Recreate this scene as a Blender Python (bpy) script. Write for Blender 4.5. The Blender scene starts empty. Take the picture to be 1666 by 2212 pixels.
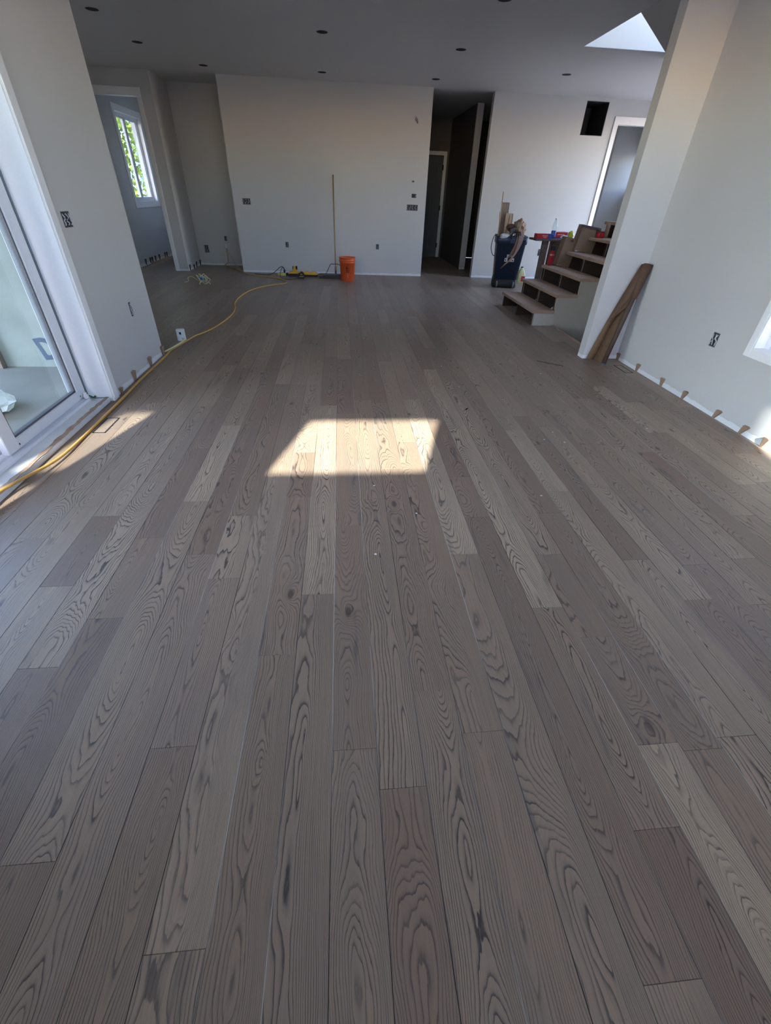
import bpy, bmesh, math, random
from mathutils import Vector, Matrix
random.seed(7)
R = random.Random(11)
C = bpy.context.scene.collection
sc = bpy.context.scene
H = 1.3156                                   # camera height
# ------------------------------------------------------------------ camera
cd = bpy.data.cameras.new('camera'); cam = bpy.data.objects.new('camera', cd); C.objects.link(cam)
cd.sensor_fit = 'HORIZONTAL'; cd.sensor_width = 36.0; cd.lens = 36.0 * 929.63 / 1666.0
cd.clip_start = 0.02; cd.clip_end = 200
def n3(v): return Vector(v).normalized()
_Y = n3((735.02 - 833, -(414.85 - 1106), -929.63)); _Z = -n3((782.41 - 833, -(2363.57 - 1106), -929.63))
_X = _Y.cross(_Z).normalized()
m = Matrix((_X, _Y, _Z)).to_4x4(); m.translation = Vector((0, 0, H))
cam.matrix_world = m
sc.camera = cam
# ------------------------------------------------------------------ world, sun, exposure
SUNV = Vector((.2975, 1.0, -.678)).normalized()      # direction the sunlight travels
w = bpy.data.worlds.new('world'); sc.world = w; w.use_nodes = True
nt = w.node_tree; nt.nodes.clear()
wo = nt.nodes.new('ShaderNodeOutputWorld'); bg = nt.nodes.new('ShaderNodeBackground'); sky = nt.nodes.new('ShaderNodeTexSky')
sky.sky_type = 'NISHITA'; sky.sun_disc = False; sky.sun_elevation = math.radians(33); sky.sun_rotation = math.radians(196.6)
sky.air_density = 1.2; sky.dust_density = .6; sky.ozone_density = 3.5
bg.inputs['Strength'].default_value = 1.3
wbm = nt.nodes.new('ShaderNodeMix'); wbm.data_type = 'RGBA'; wbm.blend_type = 'MULTIPLY'; wbm.inputs[0].default_value = 1.0
wbm.inputs[7].default_value = (1.24, .965, .93, 1)      # daylight white balance
nt.links.new(sky.outputs[0], wbm.inputs[6]); nt.links.new(wbm.outputs[2], bg.inputs[0]); nt.links.new(bg.outputs[0], wo.inputs[0])
sl = bpy.data.lights.new('sun', 'SUN'); sl.energy = 9.5; sl.angle = math.radians(.9); sl.color = (1.0, .885, .77)
so = bpy.data.objects.new('sun', sl); C.objects.link(so); so.rotation_euler = SUNV.to_track_quat('-Z', 'Y').to_euler()
sc.view_settings.view_transform = 'Standard'; sc.view_settings.look = 'None'; sc.view_settings.gamma = 1.0
sc.view_settings.use_curve_mapping = False
sc.view_settings.exposure = 1.95
sc.cycles.max_bounces = 12; sc.cycles.diffuse_bounces = 8; sc.cycles.glossy_bounces = 4; sc.cycles.transparent_max_bounces = 12
sc.cycles.caustics_reflective = False; sc.cycles.caustics_refractive = False
sc.cycles.sample_clamp_indirect = 6.0
sc.cycles.use_denoising = True
def portal(name, loc, direction, sx, sy):
    l = bpy.data.lights.new(name, 'AREA'); l.shape = 'RECTANGLE'; l.size = sx; l.size_y = sy; l.cycles.is_portal = True
    o = bpy.data.objects.new(name, l); C.objects.link(o); o.location = loc
    o.rotation_euler = Vector(direction).to_track_quat('-Z', 'Z').to_euler()
portal('portal_slider', (-2.06, 2.0, 1.25), (1, 0, 0), 2.5, 2.5)
portal('portal_right', (3.05, 2.05, 1.4), (-1, 0, 0), 1.7, 1.7)
portal('portal_dining', (-4.2, 6.9, 1.65), (1, 0, 0), .9, 1.0)
portal('portal_bath', (-4.2, 11.33, 1.7), (1, 0, 0), 1.3, 1.4)
portal('portal_entry', (6.25, 8.42, 1.4), (-1, 0, 0), 2.5, 2.5)
portal('portal_stair', (5.2, 5.72, 4.15), (-1, 0, 0), 2.3, 2.4)
portal('portal_den', (6.25, 10.45, 1.85), (-1, 0, 0), .95, .75)
# ------------------------------------------------------------------ materials
def newmat(name):
    mt = bpy.data.materials.new(name); mt.use_nodes = True; t = mt.node_tree
    b = t.nodes['Principled BSDF']
    return mt, t, b
class NB:
    def __init__(s, t): s.t = t
    def n(s, typ, **k):
        nd = s.t.nodes.new(typ)
        for a, v in k.items(): setattr(nd, a, v)
        return nd
    def put(s, sock, v):
        if isinstance(v, bpy.types.NodeSocket): s.t.links.new(v, sock)
        else: sock.default_value = v
    def m(s, op, a, b=None, c=None, clamp=False):
        nd = s.n('ShaderNodeMath', operation=op, use_clamp=clamp); s.put(nd.inputs[0], a)
        if b is not None: s.put(nd.inputs[1], b)
        if c is not None: s.put(nd.inputs[2], c)
        return nd.outputs[0]
    def comb(s, x, y, z):
        nd = s.n('ShaderNodeCombineXYZ'); s.put(nd.inputs[0], x); s.put(nd.inputs[1], y); s.put(nd.inputs[2], z); return nd.outputs[0]
    def noise(s, v, scale=1, detail=2, rough=.5, dim='3D'):
        nd = s.n('ShaderNodeTexNoise', noise_dimensions=dim); s.put(nd.inputs['Vector'], v); s.put(nd.inputs['Scale'], scale)
        s.put(nd.inputs['Detail'], detail); s.put(nd.inputs['Roughness'], rough); return nd.outputs['Fac']
    def mix(s, f, a, b):
        nd = s.n('ShaderNodeMix', data_type='RGBA'); s.put(nd.inputs[0], f); s.put(nd.inputs[6], a); s.put(nd.inputs[7], b); return nd.outputs[2]
    def ss(s, v, lo, hi, a=0., b=1.):
        nd = s.n('ShaderNodeMapRange', interpolation_type='SMOOTHSTEP'); s.put(nd.inputs[0], v)
        nd.inputs[1].default_value = lo; nd.inputs[2].default_value = hi; nd.inputs[3].default_value = a; nd.inputs[4].default_value = b
        return nd.outputs[0]
    def bump(s, h, dist, strength=1.0):
        nd = s.n('ShaderNodeBump'); s.put(nd.inputs['Height'], h); nd.inputs['Distance'].default_value = dist; nd.inputs['Strength'].default_value = strength
        return nd.outputs[0]
    def pos(s): return s.n('ShaderNodeNewGeometry').outputs['Position']
    def obj(s): return s.n('ShaderNodeTexCoord').outputs['Object']
    def sep(s, v):
        nd = s.n('ShaderNodeSeparateXYZ'); s.put(nd.inputs[0], v); return nd.outputs
def c4(c): return (c[0], c[1], c[2], 1.0)
def simple(name, col, rough=.5, metal=0., scale=30., var=.08, bump=.0005, spec=.5, coord='obj', detail=3):
    mt, t, b = newmat(name); N = NB(t); v = N.obj() if coord == 'obj' else N.pos()
    f = N.noise(v, scale, detail)
    d = tuple(max(0, x * (1 - var * 2)) for x in col); e = tuple(min(1, x * (1 + var)) for x in col)
    N.put(b.inputs['Base Color'], N.mix(f, c4(d), c4(e)))
    b.inputs['Roughness'].default_value = rough; b.inputs['Metallic'].default_value = metal
    b.inputs['Specular IOR Level'].default_value = spec
    if bump: N.put(b.inputs['Normal'], N.bump(f, bump))
    return mt
M = {}
def paint(name, col, band=True, lo=.026):
    mt, t, b = newmat(name); N = NB(t); p = N.pos()
    f = N.noise(p, 260, 2); g = N.noise(p, 1.7, 2)
    base = N.mix(g, c4(tuple(x * .97 for x in col)), c4(tuple(min(1, x * 1.02) for x in col)))
    if band:
        z = N.sep(p)[2]
        wv = N.m('MULTIPLY', N.noise(p, 5.0, 3, .6), .055)
        edge = N.m('ADD', wv, lo - .02)
        f2 = N.ss(N.m('SUBTRACT', z, edge), -.002, .002, 1, 0)
        base = N.mix(f2, base, (.73, .74, .75, 1))
    N.put(b.inputs['Base Color'], base); b.inputs['Roughness'].default_value = .62
    b.inputs['Specular IOR Level'].default_value = .35
    N.put(b.inputs['Normal'], N.bump(f, .0004, .6))
    return mt
M['wall'] = paint('greige_wall_paint', (.56, .553, .54))
M['wall_plain'] = paint('greige_wall_paint_plain', (.56, .553, .54), False)
M['drywall'] = paint('olive_grey_stair_panel', (.47, .44, .37), False)
M['ceiling'] = paint('flat_ceiling_white', (.61, .61, .615), False)
M['basepanel'] = paint('lit_panel_tone', (.50, .485, .44), False)  # stair panel colour lightened to paint in the light on its left end
M['primer'] = paint('upstairs_wall_paint', (.57, .515, .45), False)
M['hallshade'] = paint('hall_wall_shade_tone', (.13, .12, .11), False)  # wall paint darkened, the hall's shade is put into the colour
M['trim'] = simple('white_trim_paint', (.86, .86, .86), .38, scale=60, var=.02, bump=.0002)
M['frame'] = simple('grey_door_frame', (.13, .16, .18), .4, scale=20, var=.04, bump=0)
M['vinyl'] = simple('white_vinyl', (.74, .75, .78), .32, scale=20, var=.02, bump=0)
M['concrete'] = simple('poured_concrete', (.175, .212, .195), .85, scale=3.2, var=.22, bump=.004, coord='pos', detail=8)
M['slab'] = simple('patio_slab', (.185, .19, .165), .7, scale=2.2, var=.2, bump=.003, coord='pos', detail=9)
M['stucco'] = simple('exterior_stucco', (.55, .54, .50), .9, scale=14, var=.1, bump=.003, coord='pos')
M['grass'] = simple('bare_site_ground', (.23, .205, .175), .9, scale=9, var=.4, bump=.02, coord='pos', detail=6)
M['bounceground'] = simple('pale_bounce_ground', (.48, .41, .34), .8, scale=3, var=.06, bump=.002, coord='pos')  # pale colour of the added ground that bounces light indoors
M['siding'] = simple('pale_blue_siding', (.30, .37, .45), .7, scale=3, var=.06, bump=0, coord='pos')
M['leaf'] = simple('tree_leaf', (.33, .42, .06), .5, scale=3, var=.45, bump=0, coord='pos')
M['bark'] = simple('tree_bark', (.12, .09, .06), .9, scale=25, var=.3, bump=.01)
M['ply'] = simple('plywood_subfloor', (.34, .28, .20), .8, scale=12, var=.15, bump=.001, coord='pos', detail=6)
M['black'] = simple('black_plastic', (.014, .014, .016), .6, scale=80, var=.2, bump=.0002)
M['sill'] = simple('dusty_white_sill', (.68, .70, .71), .6, scale=9, var=.12, bump=.0005, coord='pos', detail=6)
M['duct'] = simple('dark_duct_metal', (.045, .05, .055), .5, scale=20, var=.2, bump=0)
M['dark'] = simple('dark_cavity', (.006, .006, .007), .8, scale=40, var=.2, bump=0)
M['greybox'] = simple('outlet_box_plastic', (.10, .105, .12), .5, scale=80, var=.2, bump=0)
M['boxin'] = simple('grey_box_interior', (.045, .047, .055), .6, scale=80, var=.2, bump=0)
M['wire'] = simple('bright_wire', (.62, .62, .64), .4, scale=200, var=.25, bump=0)
M['darkwire'] = simple('dark_wire', (.03, .03, .035), .4, scale=200, var=.25, bump=0)
M['navy'] = simple('navy_bin_plastic', (.026, .042, .085), .42, scale=12, var=.18, bump=.0006, detail=5)
M['grey'] = simple('grey_wheel', (.16, .16, .17), .45, scale=60, var=.1, bump=0)
M['steel'] = simple('bright_steel', (.55, .56, .58), .25, 1.0, scale=60, var=.1, bump=0)
M['bracemetal'] = simple('painted_brace', (.05, .055, .06), .4, .6, scale=60, var=.1, bump=0)
M['yellow'] = simple('tool_yellow', (.78, .43, .03), .38, scale=40, var=.08, bump=.0002)
M['paleyellow'] = simple('pale_yellow', (.78, .66, .20), .4, scale=40, var=.08, bump=.0002)
M['cord'] = simple('yellow_cord', (.60, .35, .09), .45, scale=90, var=.1, bump=0)
M['cordfar'] = M['cord']
M['tancord'] = simple('tan_cord', (.58, .44, .27), .5, scale=90, var=.1, bump=0)
M['cream'] = simple('cream_cord', (.70, .68, .42), .5, scale=90, var=.08, bump=0)
M['blue'] = simple('blue_tape', (.03, .17, .55), .5, scale=60, var=.15, bump=0)
M['dblue'] = simple('blue_wall_letter', (.018, .045, .085), .7, scale=30, var=.12, bump=0, coord='pos')
M['red'] = simple('red_card', (.52, .025, .035), .4, scale=30, var=.1, bump=0)
M['redbottle'] = simple('red_bottle_coat', (.42, .012, .02), .32, scale=60, var=.06, bump=0)
M['white'] = simple('white_label', (.75, .75, .74), .5, scale=60, var=.06, bump=0)
M['bluelabel'] = simple('blue_label', (.05, .13, .42), .4, scale=80, var=.2, bump=0)
M['lime'] = simple('lime_plastic', (.50, .55, .03), .4, scale=60, var=.1, bump=0)
M['card'] = simple('cardboard', (.30, .205, .135), .8, scale=9, var=.12, bump=.0006, detail=6)
M['purplecard'] = simple('printed_cardboard_rim', (.13, .085, .095), .7, scale=30, var=.15, bump=0)
M['kraft'] = simple('kraft_paper', (.115, .06, .034), .72, scale=24, var=.25, bump=.0012, detail=8)
M['kraftcore'] = simple('kraft_core_tube', (.07, .040, .028), .6, scale=24, var=.2, bump=.0004)
M['kraftback'] = simple('kraft_paper_inner', (.15, .085, .042), .8, scale=40, var=.28, bump=.001, detail=8)
M['torn'] = simple('torn_tan_paper', (.36, .25, .18), .8, scale=40, var=.25, bump=.001)
M['leather'] = simple('brown_leather', (.13, .065, .038), .5, scale=50, var=.2, bump=.0006)
M['strap'] = simple('tan_strap', (.30, .20, .165), .6, scale=50, var=.15, bump=.0004)
M['sack'] = simple("white_sack", (.60, .64, .60), .7, scale=12, var=.12, bump=.004)
M['green'] = simple('green_leaf', (.02, .11, .045), .5, scale=40, var=.3, bump=0)
M['oldwood'] = simple('weathered_wood', (.17, .13, .11), .8, scale=18, var=.3, bump=.001, detail=7)
M['hinge'] = simple('black_hinge', (.01, .01, .012), .4, .5, scale=60, var=.1, bump=0)
M['doorgrey'] = simple('charcoal_door_paint', (.20, .215, .22), .45, scale=60, var=.05, bump=0)
M['spot'] = simple('dry_compound', (.72, .72, .70), .8, scale=50, var=.05, bump=0)
def woodmat(name, light, dark, ax=0, sc_=22., rough=.6):
    mt, t, b = newmat(name); N = NB(t); p = N.sep(N.obj())
    i = [1., 1., 1.]; s = [sc_, sc_, sc_]; s[ax] = sc_ * .06
    v = N.comb(N.m('MULTIPLY', p[0], s[0]), N.m('MULTIPLY', p[1], s[1]), N.m('MULTIPLY', p[2], s[2]))
    f = N.noise(v, 1, 4, .6)
    g = N.m('FRACT', N.m('MULTIPLY', f, 7.))
    h = N.m('MULTIPLY', N.ss(g, .0, .9), .6)
    N.put(b.inputs['Base Color'], N.mix(N.m('ADD', h, N.m('MULTIPLY', f, .4)), c4(dark), c4(light)))
    b.inputs['Roughness'].default_value = rough
    N.put(b.inputs['Normal'], N.bump(f, .0006)); return mt
M['tread'] = woodmat('raw_stair_tread', (.47, .34, .25), (.33, .23, .165), 1)
M['stringer'] = woodmat('shaded_stair_stringer', (.07, .042, .028), (.04, .025, .018), 0)  # wood colour darkened to paint shade into the open risers
M['pine'] = woodmat('pine_offcut', (.55, .40, .27), (.42, .29, .18), 2, 40)
M['osb'] = woodmat('stained_offcut', (.28, .205, .155), (.16, .115, .085), 2, 60)
M['shim'] = woodmat('cedar_shim', (.36, .25, .175), (.25, .165, .11), 2, 60)
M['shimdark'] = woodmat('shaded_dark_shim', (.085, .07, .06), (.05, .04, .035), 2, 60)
M['handle'] = woodmat('broom_handle_wood', (.42, .29, .17), (.33, .22, .12), 2, 60)
# glass
def glass(name, tint, gloss=.5):
    mt = bpy.data.materials.new(name); mt.use_nodes = True; t = mt.node_tree; t.nodes.clear(); N = NB(t)
    o = N.n('ShaderNodeOutputMaterial'); tr = N.n('ShaderNodeBsdfTransparent'); gl = N.n('ShaderNodeBsdfGlossy'); lw_ = N.n('ShaderNodeLayerWeight')
    mx = N.n('ShaderNodeMixShader'); wob = N.noise(N.obj(), 1.2, 1)
    N.put(tr.inputs[0], N.mix(wob, c4(tint), c4(tuple(min(1, x * 1.03) for x in tint))))
    gl.inputs['Roughness'].default_value = .01
    N.put(mx.inputs[0], N.m('MULTIPLY_ADD', N.m('POWER', lw_.outputs['Facing'], 5.), .9, .035)); N.put(mx.inputs[1], tr.outputs[0]); N.put(mx.inputs[2], gl.outputs[0]); N.put(o.inputs[0], mx.outputs[0])
    return mt
M['glass'] = glass('window_glass', (.86, .94, .98))
M['tintglass'] = glass('tinted_window_glass', (.50, .56, .60))
M['midglass'] = glass('entry_glass', (.72, .75, .76))
M['bottleglass'] = glass('clear_bottle', (.85, .90, .93))
mt = bpy.data.materials.new('fill_light_film'); mt.use_nodes = True; t = mt.node_tree; t.nodes.clear(); N = NB(t)  # translucent pane for the added fill window
o = N.n('ShaderNodeOutputMaterial'); a_ = N.n('ShaderNodeBsdfTranslucent'); d_ = N.n('ShaderNodeBsdfDiffuse'); mx = N.n('ShaderNodeMixShader')
N.put(a_.inputs[0], N.mix(N.noise(N.obj(), 6, 2), (.43, .51, .62, 1), (.47, .55, .66, 1))); d_.inputs[0].default_value = (.6, .6, .6, 1); mx.inputs[0].default_value = .3
N.put(mx.inputs[1], a_.outputs[0]); N.put(mx.inputs[2], d_.outputs[0]); N.put(o.inputs[0], mx.outputs[0]); M['film'] = mt
M['jug'] = None
mt, t, b = newmat('yellow_translucent_jug'); N = NB(t)
N.put(b.inputs['Base Color'], N.mix(N.noise(N.obj(), 8, 2), (.62, .60, .30, 1), (.74, .71, .42, 1))); b.inputs['Roughness'].default_value = .35
b.inputs['Transmission Weight'].default_value = .15; M['jug'] = mt
# bucket: orange with smeared compound and a dark handling mark
mt, t, b = newmat('orange_bucket_plastic'); N = NB(t); p = N.obj(); s = N.sep(p)
v = N.comb(N.m('MULTIPLY', s[0], 26), N.m('MULTIPLY', s[1], 26), N.m('MULTIPLY', s[2], 5))
drip = N.ss(N.noise(v, 1, 5, .7), .58, .72)
base = N.mix(N.noise(p, 14, 3), (.60, .085, .018, 1), (.72, .125, .03, 1))
base = N.mix(N.m('MULTIPLY', drip, .55), base, (.75, .55, .47, 1))
dx = N.m('ABSOLUTE', s[0]); dz = N.m('ABSOLUTE', N.m('SUBTRACT', s[2], .19))
mk = N.m('MULTIPLY', N.ss(dx, .015, .04, 1, 0), N.ss(dz, .03, .11, 1, 0))
mk = N.m('MULTIPLY', mk, N.ss(N.noise(p, 45, 4, .6), .42, .56))
base = N.mix(mk, base, (.07, .02, .012, 1))
N.put(b.inputs['Base Color'], base); b.inputs['Roughness'].default_value = .4; M['bucket'] = mt
# ---- hardwood planks: cathedral growth rings computed in each board's own frame
mt, t, b = newmat('stained_ash_plank'); N = NB(t)
at = N.n('ShaderNodeAttribute', attribute_name='pl'); L = N.sep(at.outputs['Vector'])      # x across board, y along, seed
at2 = N.n('ShaderNodeAttribute', attribute_name='tn'); T = N.sep(at2.outputs['Vector'])    # lightness, redness, contrast
x, y, sd = L[0], L[1], L[2]
sd37 = N.m('MULTIPLY', sd, 37.0)
def hsh(k): return N.m('FRACT', N.m('MULTIPLY', N.m('SINE', N.m('MULTIPLY', sd, k)), 4375.85))
h1, h2, h3, h4 = hsh(12.98), hsh(78.23), hsh(39.34), hsh(93.98)
wx = N.m('MULTIPLY', N.m('SUBTRACT', N.noise(N.comb(N.m('MULTIPLY', y, 1.3), sd37, 3.1), 1, 1), .5), .07)      # wandering pith line
cx = N.m('ADD', wx, N.m('MULTIPLY', N.m('SUBTRACT', h1, .5), .05))
xx = N.m('SUBTRACT', x, cx)
# warp of the board by noise, stretched along the grain
warp = N.m('MULTIPLY', N.m('SUBTRACT', N.noise(N.comb(N.m('MULTIPLY', x, 17.), N.m('MULTIPLY', y, 3.2), sd37), 1, 2, .45), .5), .030)
fine = N.m('MULTIPLY', N.m('SUBTRACT', N.noise(N.comb(N.m('MULTIPLY', x, 70.), N.m('MULTIPLY', y, 16.), sd37), 1, 2, .6), .5), .0034)
dep = N.m('MULTIPLY', N.m('SUBTRACT', N.noise(N.comb(N.m('MULTIPLY', y, 1.05), N.m('ADD', sd37, 9.), 0.), 1, 2, .5), .5), .34)
dep = N.m('ADD', dep, N.m('MULTIPLY', N.m('SUBTRACT', h2, .45), .09))
# knots pull the rings round themselves
vo = N.n('ShaderNodeTexVoronoi', feature='F1', voronoi_dimensions='2D'); N.put(vo.inputs['Vector'], N.comb(N.m('ADD', N.m('MULTIPLY', x, 5.), sd37), N.m('ADD', N.m('MULTIPLY', y, 2.2), sd37), 0.))
vo.inputs['Scale'].default_value = 1.0
kd = vo.outputs['Distance']; kr = N.sep(vo.outputs['Color'])[0]
kon = N.ss(kr, .84, .86)
kn = N.m('MULTIPLY', N.m('EXPONENT', N.m('MULTIPLY', N.m('POWER', kd, 2.), -42.)), kon)
rad = N.m('SQRT', N.m('ADD', N.m('POWER', xx, 2.), N.m('POWER', dep, 2.)))
rad = N.m('ADD', rad, N.m('ADD', warp, fine)); rad = N.m('ADD', rad, N.m('MULTIPLY', kn, .035))
str_ = N.m('MULTIPLY', N.m('MULTIPLY', x, N.ss(h3, .55, 1.0)), .75)
rad = N.m('ADD', rad, str_)
sp = N.m('ADD', .0046, N.m('MULTIPLY', h4, .0030))
ring = N.m('DIVIDE', rad, sp); fr = N.m('FRACT', ring)
# early wood: sharp start, soft fade
line = N.m('MULTIPLY', N.ss(fr, .0, .06), N.m('ADD', N.ss(fr, .10, .30, .62, 0), N.ss(fr, .10, .62, .42, 0)))
rid = N.m('FLOOR', ring)
rv = N.m('FRACT', N.m('MULTIPLY', N.m('SINE', N.m('ADD', N.m('MULTIPLY', rid, 17.3), sd37)), 97.3))
line = N.m('MULTIPLY', line, N.m('ADD', .55, N.m('MULTIPLY', rv, .45)))
pores = N.noise(N.comb(N.m('MULTIPLY', x, 620.), N.m('MULTIPLY', y, 26.), sd37), 1, 2, .6)
line = N.m('MULTIPLY', line, N.m('ADD', .62, N.m('MULTIPLY', pores, .75)))
fib = N.noise(N.comb(N.m('MULTIPLY', x, 380.), N.m('MULTIPLY', y, 9.), sd37), 1, 2, .6)
tone = N.noise(N.comb(N.m('MULTIPLY', x, 9.), N.m('MULTIPLY', y, 1.6), N.m('ADD', sd37, 5.)), 1, 3, .55)
base = N.mix(T[0], (.214, .142, .098, 1), (.428, .320, .226, 1))
base = N.mix(N.m('MULTIPLY', T[1], .55), base, (.225, .15, .112, 1))
base = N.mix(N.ss(fib, .35, .75, 0., .22), base, (.14, .10, .082, 1))
base = N.mix(N.ss(tone, .35, .75, 0., .42), base, (.19, .15, .126, 1))
dk = N.mix(N.m('MULTIPLY', T[1], .5), (.050, .041, .037, 1), (.066, .036, .031, 1))
lf = N.m('MULTIPLY', line, N.m('ADD', .52, N.m('MULTIPLY', T[2], .62)), clamp=True)
col = N.mix(lf, base, dk)
# mineral streaks
ms = N.noise(N.comb(N.m('MULTIPLY', x, 13.), N.m('MULTIPLY', y, 1.5), N.m('ADD', sd37, 21.)), 1, 3, .6)
col = N.mix(N.ss(ms, .63, .74, 0., .55), col, (.055, .052, .055, 1))
# knot heart
col = N.mix(N.m('MULTIPLY', N.m('MULTIPLY', N.ss(kd, .03, .085, 1, 0), kon), .75), col, (.045, .032, .028, 1))
# pale dust in the joints and dust plus far sheen painted as a paler tone down the room
P_ = N.pos(); pz = N.sep(P_)
edge = N.ss(N.m('ABSOLUTE', x), .0640, .0648)
dj = N.ss(N.noise(N.comb(N.m('MULTIPLY', pz[0], 8.), N.m('MULTIPLY', pz[1], .9), 4.), 1, 3), .42, .62)
col = N.mix(N.m('MULTIPLY', edge, .9), col, N.mix(dj, (.05, .04, .036, 1), (.46, .42, .37, 1)))
dust = N.ss(N.noise(N.comb(N.m('MULTIPLY', pz[0], 1.9), N.m('MULTIPLY', pz[1], 1.2), 1.), 1, 6, .62), .52, .80)
scuff = N.ss(N.noise(P_, 30, 4, .7), .50, .68)
sc2 = N.m('ADD', N.m('MULTIPLY', N.m('MULTIPLY', dust, scuff), .16), N.m('MULTIPLY', N.ss(N.m('ADD', pz[1], N.m('MULTIPLY', dust, 2.)), 2., 7.5), .26))
col = N.mix(sc2, col, (.46, .39, .325, 1))
N.put(b.inputs['Base Color'], col)
rg = N.m('ADD', .36, N.m('ADD', N.m('MULTIPLY', dust, .10), N.m('MULTIPLY', line, .12)))
N.put(b.inputs['Roughness'], rg); b.inputs['Specular IOR Level'].default_value = .30
N.put(b.inputs['Normal'], N.bump(N.m('SUBTRACT', N.m('MULTIPLY', fib, .25), line), .00022, .7))
M['plank'] = mt
# ------------------------------------------------------------------ builders
def link(name, bm, mat, parent=None, smooth=False):
    me = bpy.data.meshes.new(name); bmesh.ops.recalc_face_normals(bm, faces=bm.faces); bm.to_mesh(me); bm.free()
    if isinstance(mat, (list, tuple)):
        for x_ in mat: me.materials.append(x_)
    elif mat: me.materials.append(mat)
    if smooth:
        for p_ in me.polygons: p_.use_smooth = True
    o = bpy.data.objects.new(name, me); C.objects.link(o)
    if parent: o.parent = parent
    return o
def box(bm, x0, x1, y0, y1, z0, z1, bev=0., mi=0):
    vs = [bm.verts.new((a, b_, c)) for a in (x0, x1) for b_ in (y0, y1) for c in (z0, z1)]
    fs = [bm.faces.new([vs[i] for i in q]) for q in ((0, 1, 3, 2), (4, 6, 7, 5), (0, 4, 5, 1), (2, 3, 7, 6), (0, 2, 6, 4), (1, 5, 7, 3))]
    for f in fs: f.material_index = mi
    if bev:
        es = list({e for f in fs for e in f.edges}); bmesh.ops.bevel(bm, geom=es, offset=bev, segments=2, affect='EDGES', clamp_overlap=True)
    return vs
def B(*a, **k):
    bm = bmesh.new(); box(bm, *a, **k); return bm
def boxes(*lst, bev=0.):
    bm = bmesh.new()
    for a in lst: box(bm, *a, bev=bev)
    return bm
def prism(bm, pts, axis, a, b_, mi=0):
    """polygon pts (2d) extruded along axis 0/1/2 from a to b_"""
    def P3(p, t_):
        if axis == 0: return (t_, p[0], p[1])
        if axis == 1: return (p[0], t_, p[1])
        return (p[0], p[1], t_)
    lo = [bm.verts.new(P3(p, a)) for p in pts]; hi = [bm.verts.new(P3(p, b_)) for p in pts]
    n = len(pts); fs = [bm.faces.new(lo), bm.faces.new(hi)]
    for i in range(n): fs.append(bm.faces.new((lo[i], lo[(i + 1) % n], hi[(i + 1) % n], hi[i])))
    for f in fs: f.material_index = mi
def smoothpts(pts, sub=6):
    out = []; P = [Vector(p) for p in pts]; n = len(P)
    for i in range(n - 1):
        p0, p1, p2, p3 = P[max(i - 1, 0)], P[i], P[i + 1], P[min(i + 2, n - 1)]
        for k in range(sub):
            t_ = k / sub
            out.append(.5 * ((2 * p1) + (p2 - p0) * t_ + (2 * p0 - 5 * p1 + 4 * p2 - p3) * t_ * t_ + (3 * p1 - p0 - 3 * p2 + p3) * t_ ** 3))
    out.append(P[-1]); return out
def tube(bm, pts, r, seg=8, sub=6, rs=None):
    P = smoothpts(pts, sub) if sub > 1 else [Vector(p) for p in pts]
    rings = []; n = len(P)
    for i, p in enumerate(P):
        t_ = (P[min(i + 1, n - 1)] - P[max(i - 1, 0)])
        if t_.length < 1e-9: t_ = Vector((0, 0, 1))
        t_.normalize(); up = Vector((0, 0, 1)) if abs(t_.z) < .9 else Vector((1, 0, 0))
        u = t_.cross(up).normalized(); v_ = t_.cross(u)
        rr = r if rs is None else rs[0] + (rs[1] - rs[0]) * i / (n - 1)
        rings.append([bm.verts.new(p + (u * math.cos(a) + v_ * math.sin(a)) * rr) for a in [2 * math.pi * k / seg for k in range(seg)]])
    for i in range(n - 1):
        for k in range(seg):
            bm.faces.new((rings[i][k], rings[i][(k + 1) % seg], rings[i + 1][(k + 1) % seg], rings[i + 1][k]))
    bm.faces.new(rings[0]); bm.faces.new(rings[-1])
def lathe(bm, prof, c=(0, 0, 0), seg=24, sx=1., sy=1., close=True):
    rings = []
    for r_, z_ in prof:
        rings.append([bm.verts.new((c[0] + math.cos(2 * math.pi * k / seg) * r_ * sx, c[1] + math.sin(2 * math.pi * k / seg) * r_ * sy, c[2] + z_)) for k in range(seg)])
    for i in range(len(rings) - 1):
        for k in range(seg): bm.faces.new((rings[i][k], rings[i][(k + 1) % seg], rings[i + 1][(k + 1) % seg], rings[i + 1][k]))
    if close: bm.faces.new(rings[0]); bm.faces.new(rings[-1])
def strip(bm, A_, B_, th=.0012, nrm=None):
    """ribbon between two polylines, given thickness"""
    n = len(A_); A_ = [Vector(a) for a in A_]; B_ = [Vector(a) for a in B_]; f = []; g = []
    for i in range(n):
        d = (A_[min(i + 1, n - 1)] - A_[max(i - 1, 0)]); nn = d.cross(B_[i] - A_[i])
        nn = nn.normalized() * th / 2 if nn.length > 1e-9 else Vector((0, th / 2, 0))
        f.append((bm.verts.new(A_[i] + nn), bm.verts.new(B_[i] + nn))); g.append((bm.verts.new(A_[i] - nn), bm.verts.new(B_[i] - nn)))
    for i in range(n - 1):
        bm.faces.new((f[i][0], f[i][1], f[i + 1][1], f[i + 1][0])); bm.faces.new((g[i][0], g[i + 1][0], g[i + 1][1], g[i][1]))
        bm.faces.new((f[i][0], f[i + 1][0], g[i + 1][0], g[i][0])); bm.faces.new((f[i][1], g[i][1], g[i + 1][1], f[i + 1][1]))
    bm.faces.new((f[0][0], g[0][0], g[0][1], f[0][1])); bm.faces.new((f[-1][0], f[-1][1], g[-1][1], g[-1][0]))
def tag(o, label, cat, group=None, kind=None):
    o['label'] = label; o['category'] = cat
    if group: o['group'] = group
    if kind: o['kind'] = kind
    return o
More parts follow.
